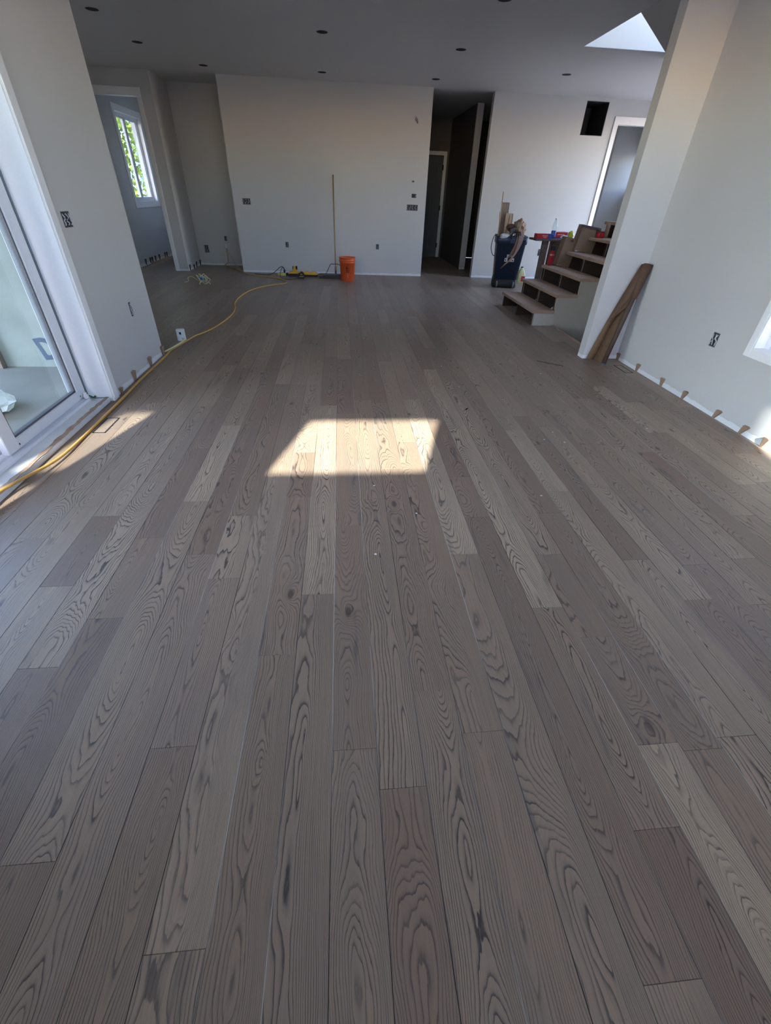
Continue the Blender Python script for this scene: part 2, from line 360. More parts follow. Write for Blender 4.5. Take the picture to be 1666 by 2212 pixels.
def thing(name, label, cat, loc=(0, 0, 0), rz=0., group=None):
    o = bpy.data.objects.new(name, None); C.objects.link(o); o.empty_display_size = .05
    o.location = loc; o.rotation_euler = (0, 0, rz); return tag(o, label, cat, group)
def struct(name, bm, mat, parent=None, smooth=False):
    o = link(name, bm, mat, parent, smooth)
    if not parent: o['kind'] = 'structure'
    return o
# ------------------------------------------------------------------ room shell
CZ = 2.75
XL, XR = -1.735, 2.845
wl = struct('wall_left', boxes((-2.03, XL, 3.25, 4.41, 0, CZ), (-2.03, XL, -.6, .82, 0, CZ), (-2.03, XL, .82, 3.25, 2.46, CZ)), M['wall'])
struct('wall_patio', boxes((-4.15, -2.03, 4.12, 4.41, -.3, CZ + .2)), M['concrete'])
struct('wall_left_rear', boxes((-4.15, -3.97, 4.41, 6.5, -.02, CZ), (-4.15, -3.97, 7.3, 10.72, -.02, CZ), (-4.15, -3.97, 11.95, 13.4, -.02, CZ),
       (-4.15, -3.97, 6.5, 7.3, 0, 1.55), (-4.15, -3.97, 6.5, 7.3, 2.1, CZ), (-4.15, -3.97, 10.72, 11.95, 0, 1.02), (-4.15, -3.97, 10.72, 11.95, 2.37, CZ)), M['wall'])
struct('wall_closet_side', boxes((-3.10, -2.93, 9.70, 10.6, 0, CZ), (-3.10, -2.93, 10.6, 13.4, 0, CZ), (-3.97, -3.10, 13.2, 13.4, 0, CZ)), M['wall'])
struct('wall_bathroom_front', boxes((-3.97, -3.17, 9.70, 9.82, 2.45, CZ), (-3.17, -3.10, 9.70, 9.82, 2.45, CZ), (-3.97, -3.9, 9.70, 9.82, 0, CZ)), M['wall'])
struct('wall_closet_back', boxes((-2.93, -1.8, 10.6, 10.72, 0, CZ), (-1.916, -1.8, 9.87, 10.6, 0, CZ)), M['wall'])
struct('wall_main', boxes((-1.916, 1.578, 9.745, 9.87, 0, CZ)), M['wall'])
struct('wall_hall_left', boxes((1.455, 1.578, 9.87, 13.3, 0, CZ)), M['hallshade'])
struct('wall_hall_right', boxes((2.624, 2.75, 10.92, 13.25, 0, CZ)), M['hallshade'])
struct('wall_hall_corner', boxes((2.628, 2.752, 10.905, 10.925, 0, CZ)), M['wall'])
struct('wall_hall_end', boxes((1.578, 1.70, 13.2, 13.32, 0, CZ), (2.50, 4.3, 13.25, 13.37, 0, CZ), (1.70, 2.50, 13.2, 13.32, 2.10, CZ), (2.50, 2.624, 13.2, 13.32, 0, CZ)), M['hallshade'])
struct('wall_back_right', boxes((2.617, 4.24, 9.745, 9.87, 0, CZ), (4.24, 4.64, 9.745, 9.87, 0, 2.26), (4.24, 4.64, 9.745, 9.87, 2.705, CZ), (4.64, 4.88, 9.745, 9.87, 0, CZ),
       (4.88, 5.75, 9.745, 9.87, 2.44, CZ), (5.75, 6.05, 9.745, 9.87, 0, CZ)), M['wall'])
struct('wall_corridor_end', boxes((4.18, 4.30, 9.87, 13.3, 0, 2.2), (4.18, 4.24, 9.87, 13.3, 2.2, CZ), (4.24, 4.30, 10.4, 13.3, 2.2, CZ)), M['wall'])
struct('wall_den', boxes((4.30, 6.05, 11.6, 11.72, 0, CZ), (5.52, 6.05, 10.9, 11.6, 0, CZ)), M['wall'])
struct('wall_right_rear', boxes((6.05, 6.2, 7.05, 7.25, 0, CZ), (6.05, 6.2, 9.6, 10.0, 0, CZ), (6.05, 6.2, 7.25, 9.6, 0, .2), (6.05, 6.2, 7.25, 9.6, 2.6, CZ),
       (6.05, 6.2, 10.9, 11.72, 0, CZ), (6.05, 6.2, 10.0, 10.9, 0, 1.5), (6.05, 6.2, 10.0, 10.9, 2.2, CZ)), M['wall'])
struct('wall_right', boxes((XR, 3.02, 2.855, 4.375, 0, CZ), (XR, 3.02, -.6, 1.25, 0, CZ), (XR, 3.02, 1.25, 2.855, 0, .527), (XR, 3.02, 1.25, 2.855, 2.2, CZ)), M['wall'])
struct('wall_wing', boxes((2.475, 5.0, 4.375, 4.485, 0, CZ), (2.75, 5.0, 4.375, 4.485, -2.6, 0)), M['wall'])
struct('wall_near', boxes((-2.03, -1.35, -.75, -.6, 0, CZ), (-1.35, -.34, -.75, -.6, 0, 1.85), (-1.35, -.34, -.75, -.6, 2.48, CZ), (-.34, 1.86, -.75, -.6, 2.2, CZ), (-.34, -.25, -.75, -.6, 0, 2.2), (1.75, 1.86, -.75, -.6, 0, 2.2), (-.25, 1.75, -.75, -.6, 0, 1.25),
       (1.86, 2.78, -.75, -.6, 0, 1.85), (1.86, 2.78, -.75, -.6, 2.48, CZ), (2.78, 3.02, -.75, -.6, 0, CZ)), M['wall_plain'])
# stairwell
struct('wall_stairwell_right', boxes((5.0, 5.15, 4.375, 7.05, -2.6, 3.0), (5.0, 5.15, 4.375, 4.6, 3.0, 5.4), (5.0, 5.15, 6.85, 7.05, 3.0, 5.4), (5.0, 5.15, 4.6, 6.85, 5.3, 5.4)), M['wall_plain'])
struct('wall_stairwell_far', boxes((2.71, 5.15, 6.94, 7.05, CZ + .002, 5.4)), M['primer'])
struct('wall_stair_landing', boxes((3.99, 6.05, 7.05, 7.15, -.015, CZ)), M['wall_plain'])
struct('wall_stairwell_left', boxes((2.71, 2.83, 4.375, 6.95, CZ + .15, 5.4), (2.83, 5.0, 4.375, 4.485, CZ, 5.4)), M['primer'])
struct('ceiling_upper', boxes((2.71, 5.15, 4.375, 7.05, 5.4, 5.5)), M['primer'])
bm = bmesh.new(); sl_ = .692
prism(bm, [(2.83, 2.752), (5.0, 2.752 - 2.17 * sl_), (5.0, 2.95 - 2.17 * sl_), (2.83, 2.95)], 1, 4.485, 5.77)
struct('ceiling_stair_soffit', bm, M['wall_plain'])
struct('wall_basement', boxes((2.75, 4.2, 5.80, 5.9, -2.6, -.25), (2.63, 2.75, 4.375, 5.9, -2.6, -.25), (2.63, 5.15, 4.375, 5.9, -2.7, -2.6)), M['wall_plain'])
ceil = boxes((-4.15, 2.83, -.75, 13.4, CZ, CZ + .15), (2.83, 6.58, -.75, 4.375, CZ, CZ + .15), (2.83, 6.58, 6.95, 13.4, CZ, CZ + .15), (5.0, 6.58, 4.375, 6.95, CZ, CZ + .15))
struct('ceiling', ceil, M['ceiling'])
# eave and patio roof outside; strip along the left rear wall added to shade its windows
struct('trim_patio_roof', boxes((-5.7, -2.03, -1.05, 4.12, 2.76, 2.92), (-2.03, 3.02, -1.05, -.75, 2.76, 2.92), (-5.3, -4.15, 4.12, 13.4, 2.76, 2.92)), M['stucco'])
struct('trim_patio_beam', boxes((-2.75, -2.05, -.87, -.77, 1.99, 2.045)), M['trim'])
struct('wall_sun_blocker', boxes((-7., -2.75, -.95, -.75, -.13, 2.76)), M['stucco'])  # unseen, added to keep the sun off most of the patio
# floor
sub = boxes((-4.15, 2.75, 4.41, 10.8, -.25, -.015), (-2.03, 2.75, -.75, 4.41, -.25, -.015), (2.75, 3.02, -.75, 4.485, -.25, -.015), (2.75, 6.58, 5.80, 10.8, -.25, -.015),
            (-4.15, -3.0, 10.8, 13.4, -.25, -.015), (-3.0, 4.3, 10.8, 13.4, -.25, -.015), (4.3, 6.58, 10.8, 11.72, -.25, -.015))
floor = struct('floor', sub, M['ply'])
link('plywood_sheet', boxes((1.578, 2.0, 10.79, 13.25, -.0145, -.003), (2.004, 2.624, 10.79, 13.25, -.0145, -.003), bev=.001), M['ply'], floor)
link('floor_nosing', boxes((2.705, 2.735, 4.49, 5.77, -.02, .004), bev=.003), M['tread'], floor)
PW, PO = .1312, .0677
J = [(-7,1.904),(-10,1.793),(-8,1.615),(-12,1.635),(-5,1.769),(-6,1.489),(-5,1.332),(-10,1.322),(-8,1.144),(-9,.941),(-5,.647),(-7,.395),(-4,.214),(-4,2.149),(0,1.890),
 (-1,1.666),(-2,1.223),(-3,.944),(3,1.432),(4,1.707),(4,2.098),(1,.776),(2,.629),(-3,1.921),(0,.493),(8,1.926),(7,1.727),(6,1.411),(5,1.101),(6,.949),(9,1.356),(10,1.105),
 (13,1.337),(6,.557),(5,.349),(-9,3.145),(-3,2.418),(-3,2.692),(-6,4.007),(-10,3.931),(-2,3.154),(-1,3.011),(-1,4.300),(3,3.277),(1,2.205),(2,2.547),(6,3.703),(5,3.043),
 (0,4.594),(8,2.706),(15,2.874),(11,2.306),(6,2.476),(16,2.648),(14,2.368),(17,1.954)]
TN = {}   # (row, y of a joint, side) -> lightness, redness, contrast
def tn(r_, y_, side, l, rd, c=.6): TN[(r_, y_, side)] = (l, rd, c)
for a in [(-7,1.904,1,.9,0,.9),(-7,1.904,-1,.55,.1),(-10,1.793,1,.75,0),(-10,1.793,-1,.25,.8),(-8,1.615,1,.2,.35,.7),(-8,1.615,-1,.35,.3),(-5,1.769,1,.25,.2),(-5,1.769,-1,.7,.1,.8),
 (-6,1.489,1,.15,.9),(-6,1.489,-1,.5,.2,.7),(-10,1.322,-1,.75,0,.9),(-8,1.144,-1,.15,.6,.8),(-9,.941,1,.8,0,1.),(-9,.941,-1,.2,.4),(-5,.647,-1,.3,.2,.8),
 (0,1.890,1,.4,.2),(0,1.890,-1,.45,.2,1.),(-1,1.666,-1,.3,.7,.4),(-2,1.223,1,.85,0,.8),(-2,1.223,-1,.4,.1,.9),(-3,.944,1,.4,.6,.5),(-3,.944,-1,.3,.2,.8),(3,1.432,1,.95,0,.8),(3,1.432,-1,.4,.1,.8),
 (4,1.707,1,.25,.1,.5),(4,1.707,-1,.25,.7,.8),(4,2.098,1,.15,.1,.8),(1,.776,1,.35,.5,.8),(1,.776,-1,.4,.2,.8),(0,.493,-1,.1,.35,.5),(8,1.926,1,.8,0),(8,1.926,-1,.6,0),
 (7,1.727,1,.2,.7),(7,1.727,-1,.3,.8),(5,1.101,1,.9,0,1.),(5,1.101,-1,.35,0,.8),(6,.949,1,.25,.6,.4),(9,1.356,1,.2,.8,.8),(10,1.105,1,.7,.1,.9),(10,1.105,-1,.2,.9),(6,.557,1,.3,.7,.7),
 (6,.557,-1,.8,0,.8),(5,.349,1,.4,.4,.9),(5,.349,-1,0.,.7,.9),(3,3.277,-1,.7,0,.7),(-2,3.154,1,.2,.3),(6,3.703,-1,.6,0,1.),(14,2.368,-1,.12,.8),(15,2.874,1,.1,.5),(13,1.337,1,.55,0)]:
    tn(*a)
bys = {}
for r_, y_ in J: bys.setdefault(r_, []).append(y_)
planks = []
for k in range(-30, 49):
    x0 = PO + k * PW; x1 = x0 + PW
    if x1 < -3.99 or x0 > 6.42: continue
    segs = [(-.6, 13.2)]
    if x0 < -1.9: segs = [(4.30, 13.2)]
    if x1 > -2.95 and x0 < 1.5: segs = [(segs[0][0], 10.62)]
    if x1 > 1.6 and x0 < 2.63: segs = [(-.6, 10.80)]
    if x0 > 2.8: segs = [(5.80, 13.2)]
    if 2.6 < x0 < 2.9 : segs = [(-.6, 4.48), (5.80, 13.2)]
    if x0 > 4.2: segs = [(5.80, 11.6)]
    for s0, s1 in segs:
        js = sorted(j for j in bys.get(k, []) if s0 + .1 < j < s1 - .1)
        # fill gaps between the known joints
        cur = s0 - R.uniform(0, .9) if not js or js[0] - s0 > 1.9 else s0 - .5
        alls = [s0]; nxt = js + [s1 + 2]
        pos_ = cur
        for j in nxt:
            while j - pos_ > 2.05:
                pos_ += R.uniform(.75, 1.85) if j - pos_ > 3 else (j - pos_) * R.uniform(.42, .58)
                if pos_ > s0 + .12 and pos_ < s1 - .12 and j - pos_ > .3: alls.append(pos_)
            pos_ = j
            if s0 < j < s1: alls.append(j)
        alls.append(s1); alls = sorted(set(alls))
        for a, b_ in zip(alls, alls[1:]):
            if b_ - a < .02: continue
            t_ = TN.get((k, a, 1)) or TN.get((k, b_, -1))
            if not t_: t_ = (R.betavariate(1.6, 1.6) * .85, max(0, R.uniform(-.3, .8)), R.uniform(.35, .9))
            planks.append((k, x0, x1, a, b_, t_, R.uniform(0, 50)))
RI = _X, _Y, _Z
def weight(p):
    k, x0, x1, a, b_, t_, s_ = p; tot = 0
    n = max(1, int((b_ - a) / .15)); xm = (x0 + x1) / 2
    for i in range(n):
        yy = a + (b_ - a) * (i + .5) / n; v = Vector((xm, yy, -H)); cc = Vector((v.dot(Vector((_X[0], _Y[0], _Z[0]))), v.dot(Vector((_X[1], _Y[1], _Z[1]))), v.dot(Vector((_X[2], _Y[2], _Z[2])))))
        if cc.z > -.1: continue
        px = 833 + 929.63 * cc.x / -cc.z; py = 1106 - 929.63 * cc.y / -cc.z
        if -20 < px < 1686 and -20 < py < 2232 and not (xm < XL and yy < 4.4) : tot += (b_ - a) / n / (-cc.z) ** 3
    return tot
planks.sort(key=weight, reverse=True)
def plank_bm(bm, la, lt, p):
    k, x0, x1, a, b_, t_, s_ = p; g = .00025; c = .0009
    xa, xb, ya, yb = x0 + g, x1 - g, a + g, b_ - g; zt, zc, zb = 0., -c * .9, -.0148
    xm = (x0 + x1) / 2; vs = []
    for z_, i in ((zb, 0), (zc, 0), (zt, c)):
        vs.append([bm.verts.new(q) for q in ((xa + i, ya + i, z_), (xb - i, ya + i, z_), (xb - i, yb - i, z_), (xa + i, yb - i, z_))])
    for r in range(2):
        for q in range(4): bm.faces.new((vs[r][q], vs[r][(q + 1) % 4], vs[r + 1][(q + 1) % 4], vs[r + 1][q]))
    bm.faces.new(vs[2])
    for ring_ in vs:
        for v in ring_: v[la] = (v.co.x - xm, v.co.y, s_); v[lt] = t_
def newplankbm():
    bm = bmesh.new(); return bm, bm.verts.layers.float_vector.new('pl'), bm.verts.layers.float_vector.new('tn')
for p in planks[:298]:
    bm, la, lt = newplankbm(); plank_bm(bm, la, lt, p)
    link('plank', bm, M['plank'], floor)
bm, la, lt = newplankbm()
for p in planks[298:]: plank_bm(bm, la, lt, p)
o = link('far_planks', bm, M['plank'], floor); o['kind'] = 'stuff'
# ------------------------------------------------------------------ doors, windows and trim
def casing_y(name, x0, x1, yi, w_, z0, z1, y_other=None):   # on an x = const wall, stepped profile around an opening
    bm = bmesh.new()
    ya, yb = yi
    sgn = 1 if x1 > x0 else -1
    for (a, b_) in ((yb, yb + w_), (ya - w_, ya)): box(bm, min(x0, x1), max(x0, x1), a, b_, z0 if z0 else 0, z1 + w_, bev=.003)
    box(bm, min(x0, x1), max(x0, x1), ya, yb, z1, z1 + w_, bev=.003)
    if z0: box(bm, min(x0, x1), max(x0, x1), ya, yb, z0 - 0, z0 + w_, bev=.003)
    return struct(name, bm, M['trim'])
# sliding patio door: casing, liner, sill, two leaves
casing_y('trim_1', XL, XL + .018, (.82, 3.25), .082, 0, 2.46)
o = struct('trim_2', boxes((XL + .018, XL + .024, 3.25, 3.275, 0.03, 2.46), (XL - .19, XL + .012, 3.238, 3.254, .03, 2.455), (XL - .19, XL + .016, .8205, .832, .03, 2.455), (XL - .19, XL + .016, .832, 3.238, 2.445, 2.4595)), M['trim'])
sill = struct('trim_3', boxes((-2.03, XL - .012, .83, 3.238, .0, .034), bev=.002), M['sill'])
bm = bmesh.new()                                    # torn paper along the sill edge
A_, B_ = [], []
for i in range(60):
    yy = .9 + i * .04; A_.append((XL - .014 + R.uniform(-.004, .004) , yy, .0365)); B_.append((XL - .035 - abs(R.gauss(0, .008)), yy, .0365))
strip(bm, A_, B_, .0015)
tag(link('torn_paper', bm, M['torn']), 'ragged strip of tan torn paper along the patio door sill edge', 'paper')
door = struct('door_1', boxes((-2.01, -1.885, .834, 3.236, 2.41, 2.444), (-2.01, -1.885, .834, .85, .05, 2.41), (-2.01, -1.885, 3.222, 3.236, .05, 2.41)), M['frame'])
link('door_track', B(-2.0, -1.86, .834, 3.236, .0345, .05, bev=.002), M['vinyl'], door)
link('track_rail', boxes((-1.912, -1.902, .86, 3.22, .05, .058), (-1.862, -1.855, .86, 3.22, .0345, .053)), M['vinyl'], door)
def leaf(xp, y0, y1, nm):
    bm = bmesh.new(); st, rb = .098, .06; x0, x1 = xp - .02, xp + .02
    box(bm, x0, x1, y0, y0 + st, .058, 2.40, bev=.003); box(bm, x0, x1, y1 - st, y1, .058, 2.40, bev=.003)
    box(bm, x0, x1, y0 + st, y1 - st, .058, .058 + rb, bev=.003); box(bm, x0, x1, y0 + st, y1 - st, 2.40 - rb, 2.40, bev=.003)
    lf_ = link(nm, bm, M['vinyl'], door)
    bm = bmesh.new(); g = .012
    for a in ((y0 + st, y0 + st + g), (y1 - st - g, y1 - st)): box(bm, xp - .012, xp + .012, a[0], a[1], .118, 2.34)
    box(bm, xp - .012, xp + .012, y0 + st, y1 - st, .118, .13); box(bm, xp - .012, xp + .012, y0 + st, y1 - st, 2.328, 2.34)
    link('glazing_spacer', bm, M['greybox'], lf_)
    link('glass_pane', B(xp - .004, xp + .004, y0 + st + .002, y1 - st - .002, .12, 2.338), M['glass'], lf_)
    return lf_
leaf(-1.91, 2.31, 3.222, 'sliding_leaf'); leaf(-1.965, .85, 2.40, 'fixed_leaf')
for yy in (2.41, 3.14):
    link('screw_hole', B(-1.8905, -1.888, yy, yy + .006, .075, .085), M['dark'], door)
# right window
def window(name, x, sgn, y0, y1, z0, z1, cw, depth=.13, sash=True, mat='trim'):
    """window in an x = const wall; sgn +1 when the outside is toward +x"""
    bm = bmesh.new(); xf0, xf1 = sorted((x, x - sgn * .018))
    for a in ((y0 - cw, y0, z0 - cw, z1 + cw), (y1, y1 + cw, z0 - cw, z1 + cw), (y0, y1, z0 - cw, z0), (y0, y1, z1, z1 + cw)): box(bm, xf0, xf1, *a, bev=.002)
    wn = struct(name, bm, M['trim'])
    xa, xb = sorted((x - sgn * .016, x + sgn * depth)); t_ = .012
    link('window_jamb', boxes((xa, xb, y0, y0 + t_, z0, z1), (xa, xb, y1 - t_, y1, z0, z1), (xa, xb, y0 + t_, y1 - t_, z0, z0 + t_), (xa, xb, y0 + t_, y1 - t_, z1 - t_, z1)), M['trim'], wn)
    xc, xd = sorted((x + sgn * (depth - .07), x + sgn * depth)); f = .045
    ym = (y0 + y1) / 2
    fr_ = link('window_frame', boxes((xc, xd, y0 + t_, y0 + t_ + f, z0 + t_, z1 - t_), (xc, xd, y1 - t_ - f, y1 - t_, z0 + t_, z1 - t_), (xc, xd, y0 + t_ + f, y1 - t_ - f, z0 + t_, z0 + t_ + f),
            (xc, xd, y0 + t_ + f, y1 - t_ - f, z1 - t_ - f, z1 - t_), bev=.003), M['vinyl'], wn)
    panes = [(y0 + t_ + f, y1 - t_ - f)]
    if sash:
        a = y0 + t_ + f; b_ = y1 - t_ - f
        link('meeting_stile', boxes((xc + .012, xd - .012, ym - .045, ym - .01, z0 + t_ + f, z1 - t_ - f), (xc + .02, xd - .02, ym - .006, ym + .03, z0 + t_ + f, z1 - t_ - f), bev=.003), M['vinyl'], wn)
        panes = [(a, ym - .045), (ym + .03, b_)]
    for a, b_ in panes:
        link('sash', boxes((xc + .015, xd - .015, a, a + .022, z0 + .057, z1 - .057), (xc + .015, xd - .015, b_ - .022, b_, z0 + .057, z1 - .057), (xc + .015, xd - .015, a + .022, b_ - .022, z0 + .057, z0 + .079), (xc + .015, xd - .015, a + .022, b_ - .022, z1 - .079, z1 - .057), bev=.002), M['vinyl'], wn)
        link('glass_pane', B((xc + xd) / 2 - .003, (xc + xd) / 2 + .003, a + .022, b_ - .022, z0 + .079, z1 - .079), M['tintglass' if name in ('window_1', 'window_2', 'window_3', 'window_den_fill') else 'midglass' if name == 'window_4' else 'glass'], wn)
    return wn
window('window_1', XR, 1, 1.25, 2.855, .527, 2.2, .05)
window('window_2', -3.97, -1, 10.72, 11.95, 1.02, 2.37, .085)
window('window_3', -3.97, -1, 6.5, 7.3, 1.55, 2.1, .085)
window('window_4', 6.05, 1, 7.25, 9.6, .2, 2.6, .06)
window('window_5', 5.0, 1, 4.6, 6.85, 3.0, 5.3, .05, .1)
window('window_den_fill', 6.05, 1, 10.0, 10.9, 1.5, 2.2, .07)  # unseen, added to light the den behind the doorway
for nm, x0, x1 in (('window_7', -1.35, -.34), ('window_8', 1.86, 2.78)):
    f = .026
    wn = struct(nm, boxes((x0, x0 + f, -.75, -.6, 1.85, 2.48), (x1 - f, x1, -.75, -.6, 1.85, 2.48), (x0 + f, x1 - f, -.75, -.6, 1.85, 1.876), (x0 + f, x1 - f, -.75, -.6, 2.454, 2.48)), M['vinyl'])
    link('glass_pane', B(x0 + f, x1 - f, -.68, -.674, 1.876, 2.454), M['glass'], wn)
wn = struct('window_fill', boxes((-.25, -.19, -.75, -.6, 1.25, 2.2), (1.69, 1.75, -.75, -.6, 1.25, 2.2), (.72, .78, -.72, -.63, 1.31, 2.14), (-.19, 1.69, -.75, -.6, 2.14, 2.2), (-.19, 1.69, -.75, -.6, 1.25, 1.31)), M['vinyl'])  # unseen, added behind the camera to brighten the room
link('fill_light_pane', boxes((-.19, .72, -.682, -.676, 1.31, 2.14), (.78, 1.69, -.682, -.676, 1.31, 2.14)), M['film'], wn)
# bathroom doorway casing (cased opening, no leaf)
struct('trim_4', boxes((-3.17, -3.102, 9.682, 9.70, 0, 2.45), (-3.985, -3.90, 9.682, 9.70, 0, 2.45), (-3.985, -3.102, 9.682, 9.70, 2.45, 2.535), bev=.003), M['trim'])
struct('trim_5', boxes((-3.17, -3.155, 9.70, 9.82, 0, 2.44), (-3.90, -3.885, 9.70, 9.82, 0, 2.44), (-3.90, -3.155, 9.70, 9.82, 2.435, 2.45)), M['trim'])
struct('wall_bathroom_jamb', boxes((-3.155, -3.10, 9.70, 9.82, 0, 2.435)), M['wall'])
# right-hand doorway casing
tr6 = struct('trim_6', boxes((4.805, 4.888, 9.727, 9.745, 0, 2.44), (5.742, 5.83, 9.727, 9.745, 0, 2.44), (4.805, 5.83, 9.727, 9.745, 2.44, 2.53), bev=.003), M['trim'])
tr7 = struct('trim_7', boxes((4.88, 4.895, 9.745, 9.87, 0, 2.43), (5.735, 5.75, 9.745, 9.87, 0, 2.43), (4.88, 5.75, 9.745, 9.87, 2.425, 2.44)), M['trim'])
for z_ in (2.12, 1.35, .35):
    link('hinge', boxes((4.8945, 4.90, 9.76, 9.80, z_, z_ + .1), bev=.002), M['hinge'], tr7)
# closet niche high in the right-hand wall (open duct chase)
ch = thing('duct_box', 'black open square duct recess high in the right rear wall', 'duct', (4.44, 9.87, 2.48))
link('duct_wall', boxes((-.2, -.192, -.12, .5, -.22, .225), (.192, .2, -.12, .5, -.22, .225), (-.192, .192, -.12, .5, -.22, -.212), (-.192, .192, -.12, .5, .217, .225)), M['duct'], ch)
link('back_plate', boxes((-.192, .192, .49, .5, -.212, .217)), M['dark'], ch)
link('damper', boxes((-.05, .06, .25, .256, -.19, .18)), M['black'], ch)
# hall door at the end
struct('trim_8', boxes((1.62, 1.70, 13.182, 13.2, 0, 2.10), (2.50, 2.575, 13.182, 13.2, 0, 2.10), (1.62, 2.575, 13.182, 13.2, 2.10, 2.175), bev=.003), M['trim'])
dr = struct('door_2', B(0, .02, -.02, .02, .01, .02), M['doorgrey']); dr.location = (2.48, 13.17, 0); dr.rotation_euler = (0, 0, math.radians(208))
bm = boxes((0, .78, -.018, .014, .01, 2.08)); 
for i in range(5): box(bm, .11 + i * .115, .20 + i * .115, .014, .020, .12, 1.96, bev=.002)
link('door_leaf', bm, M['doorgrey'], dr)
bm = bmesh.new(); tube(bm, [(.71, .02, .95), (.71, .07, .95), (.62, .075, .95)], .010, 8, 3); lathe(bm, [(.03, 0), (.03, .006)], (.71, .02, .93), 16); link('door_handle', bm, M['hinge'], dr)
for z_ in (.22, 1.02, 1.82): link('hinge', boxes((-.012, .012, .014, .03, z_, z_ + .10)), M['hinge'], dr)
struct('floor_end_room', boxes((1.4, 2.75, 13.37, 15, -.25, -.01), (1.4, 2.75, 14.9, 15, 0, CZ), (1.3, 1.4, 13.37, 15, 0, CZ), (2.75, 2.85, 13.37, 15, 0, CZ), (1.3, 2.85, 13.37, 15, CZ, 2.9)), M['hallshade'])
# ------------------------------------------------------------------ ceiling light cut-outs
spots = [(-2.505, 6.89, 'nearest the left wall'), (-2.497, 8.11, 'second on the left side'), (-1.963, 9.2, 'in front of the closet recess'), (-.158, 7.11, 'over the middle of the room'),
         (-.226, 9.155, 'nearest the broom wall'), (1.50, 9.13, 'nearest the dark hallway'), (1.50, 7.42, 'between hallway and stair opening'), (3.218, 8.30, 'right of the stair opening'), (1.51, 5.72, 'at the top edge of the photo')]
ring0 = disc0 = None
for x_, y_, d_ in spots:
    t_ = thing('ceiling_light_cutout', 'small dark round light cutout in the ceiling ' + d_, 'light', (x_, y_, CZ), 0, 'ceiling light cutouts')
    if ring0 is None:
        bm = bmesh.new(); lathe(bm, [(.060, -.0005), (.062, -.0022), (.065, -.0005)], (0, 0, 0), 28, close=False); ring0 = link('rim', bm, M['greybox'], t_, True)
        bm = bmesh.new(); lathe(bm, [(.060, -.0012), (.045, -.0016), (.001, -.0018)], (0, 0, 0), 28); disc0 = link('can_opening', bm, M['dark'], t_, True)
    else:
        for q in (ring0, disc0):
            c = q.copy(); C.objects.link(c); c.parent = t_
# ------------------------------------------------------------------ electrical boxes. face: 'x' wall normal +x, '-x', '-y'
def ebox(label, c, wdt, hgt, face, seed, nw=4, pale=False):
    q = random.Random(seed)
    t_ = thing('electrical_box', label, 'outlet box', c, {'-y': 0, 'x': math.pi / 2, '-x': -math.pi / 2}[face], 'open electrical boxes without cover plates')
    a, b_ = wdt / 2, hgt / 2
    bm = boxes((-a, -a + .004, -.004, 0, -b_, b_), (a - .004, a, -.004, 0, -b_, b_), (-a + .004, a - .004, -.004, 0, -b_, -b_ + .004), (-a + .004, a - .004, -.004, 0, b_ - .004, b_))
    for s_ in (-1, 1):
        if s_ > 0: bm2 = None
    link('box_rim', bm, M['greybox'], t_)
    link('box_inside', B(-a + .004, a - .004, -.0016, -.0004, -b_ + .004, b_ - .004), M['boxin'], t_)
    n = max(nw, 2)
    for i in range(n):
        xx_ = -a + (i + .5) * wdt / n; bm = bmesh.new()
        pts = [(xx_ + q.uniform(-.3, .3) * wdt / n, -.003, b_ - .012)]
        for j in range(3): pts.append((xx_ + q.uniform(-.6, .6) * wdt / n, -q.uniform(.004, .011), b_ - .02 - (hgt - .03) * (j + 1) / 4.))
        pts.append((xx_ + q.uniform(-.2, .2) * wdt / n, -.004, -b_ + .012))
        tube(bm, pts, .0032, 6, 4); link('wire', bm, M['wire'] if (i + seed) % 2 or pale else M['greybox'], t_)
    bm = bmesh.new(); tube(bm, [(-a * .6, -.004, b_ - .01), (0, -.012, 0), (a * .5, -.004, -b_ + .014)], .0022, 6, 4); link('wire', bm, M['darkwire'], t_)
    return t_
ebox('wide open electrical box with loose wires beside the patio door casing, waist height', (XL, 3.46, 1.12), .095, .085, 'x', 1, 5)
ebox('tall narrow open slot box low on the left wall', (XL, 3.985, .488), .028, .105, 'x', 2, 2, True)
ebox('wide open electrical box on the left of the broom wall', (-1.687, 9.745, 1.125), .14, .09, '-y', 3, 6)
ebox('low open outlet box on the broom wall left of the broom', (-1.03, 9.745, .477), .055, .085, '-y', 4, 2)
ebox('low open outlet box on the broom wall right of the broom', (.694, 9.745, .486), .055, .085, '-y', 5, 2)
ebox('small open box above the wide one near the hallway corner', (1.351, 9.745, 1.303), .085, .06, '-y', 6, 2)
ebox('widest open electrical box with many wires near the hallway corner', (1.33, 9.745, 1.125), .205, .09, '-y', 7, 8)
ebox('open box low on the right rear wall between the bin and the stairs', (3.955, 9.745, .47), .06, .115, '-y', 8, 3)
ebox('open outlet box with pale twisted wires on the right wall by the window', (XR, 3.225, .495), .062, .10, '-x', 9, 3, True)
ebox('open outlet box above the plugged cord in the closet recess', (-2.345, 10.6, .48), .05, .08, '-y', 10, 2)
ebox('larger square open box low in the closet recess', (-2.76, 10.6, .29), .085, .13, '-y', 11, 3, True)
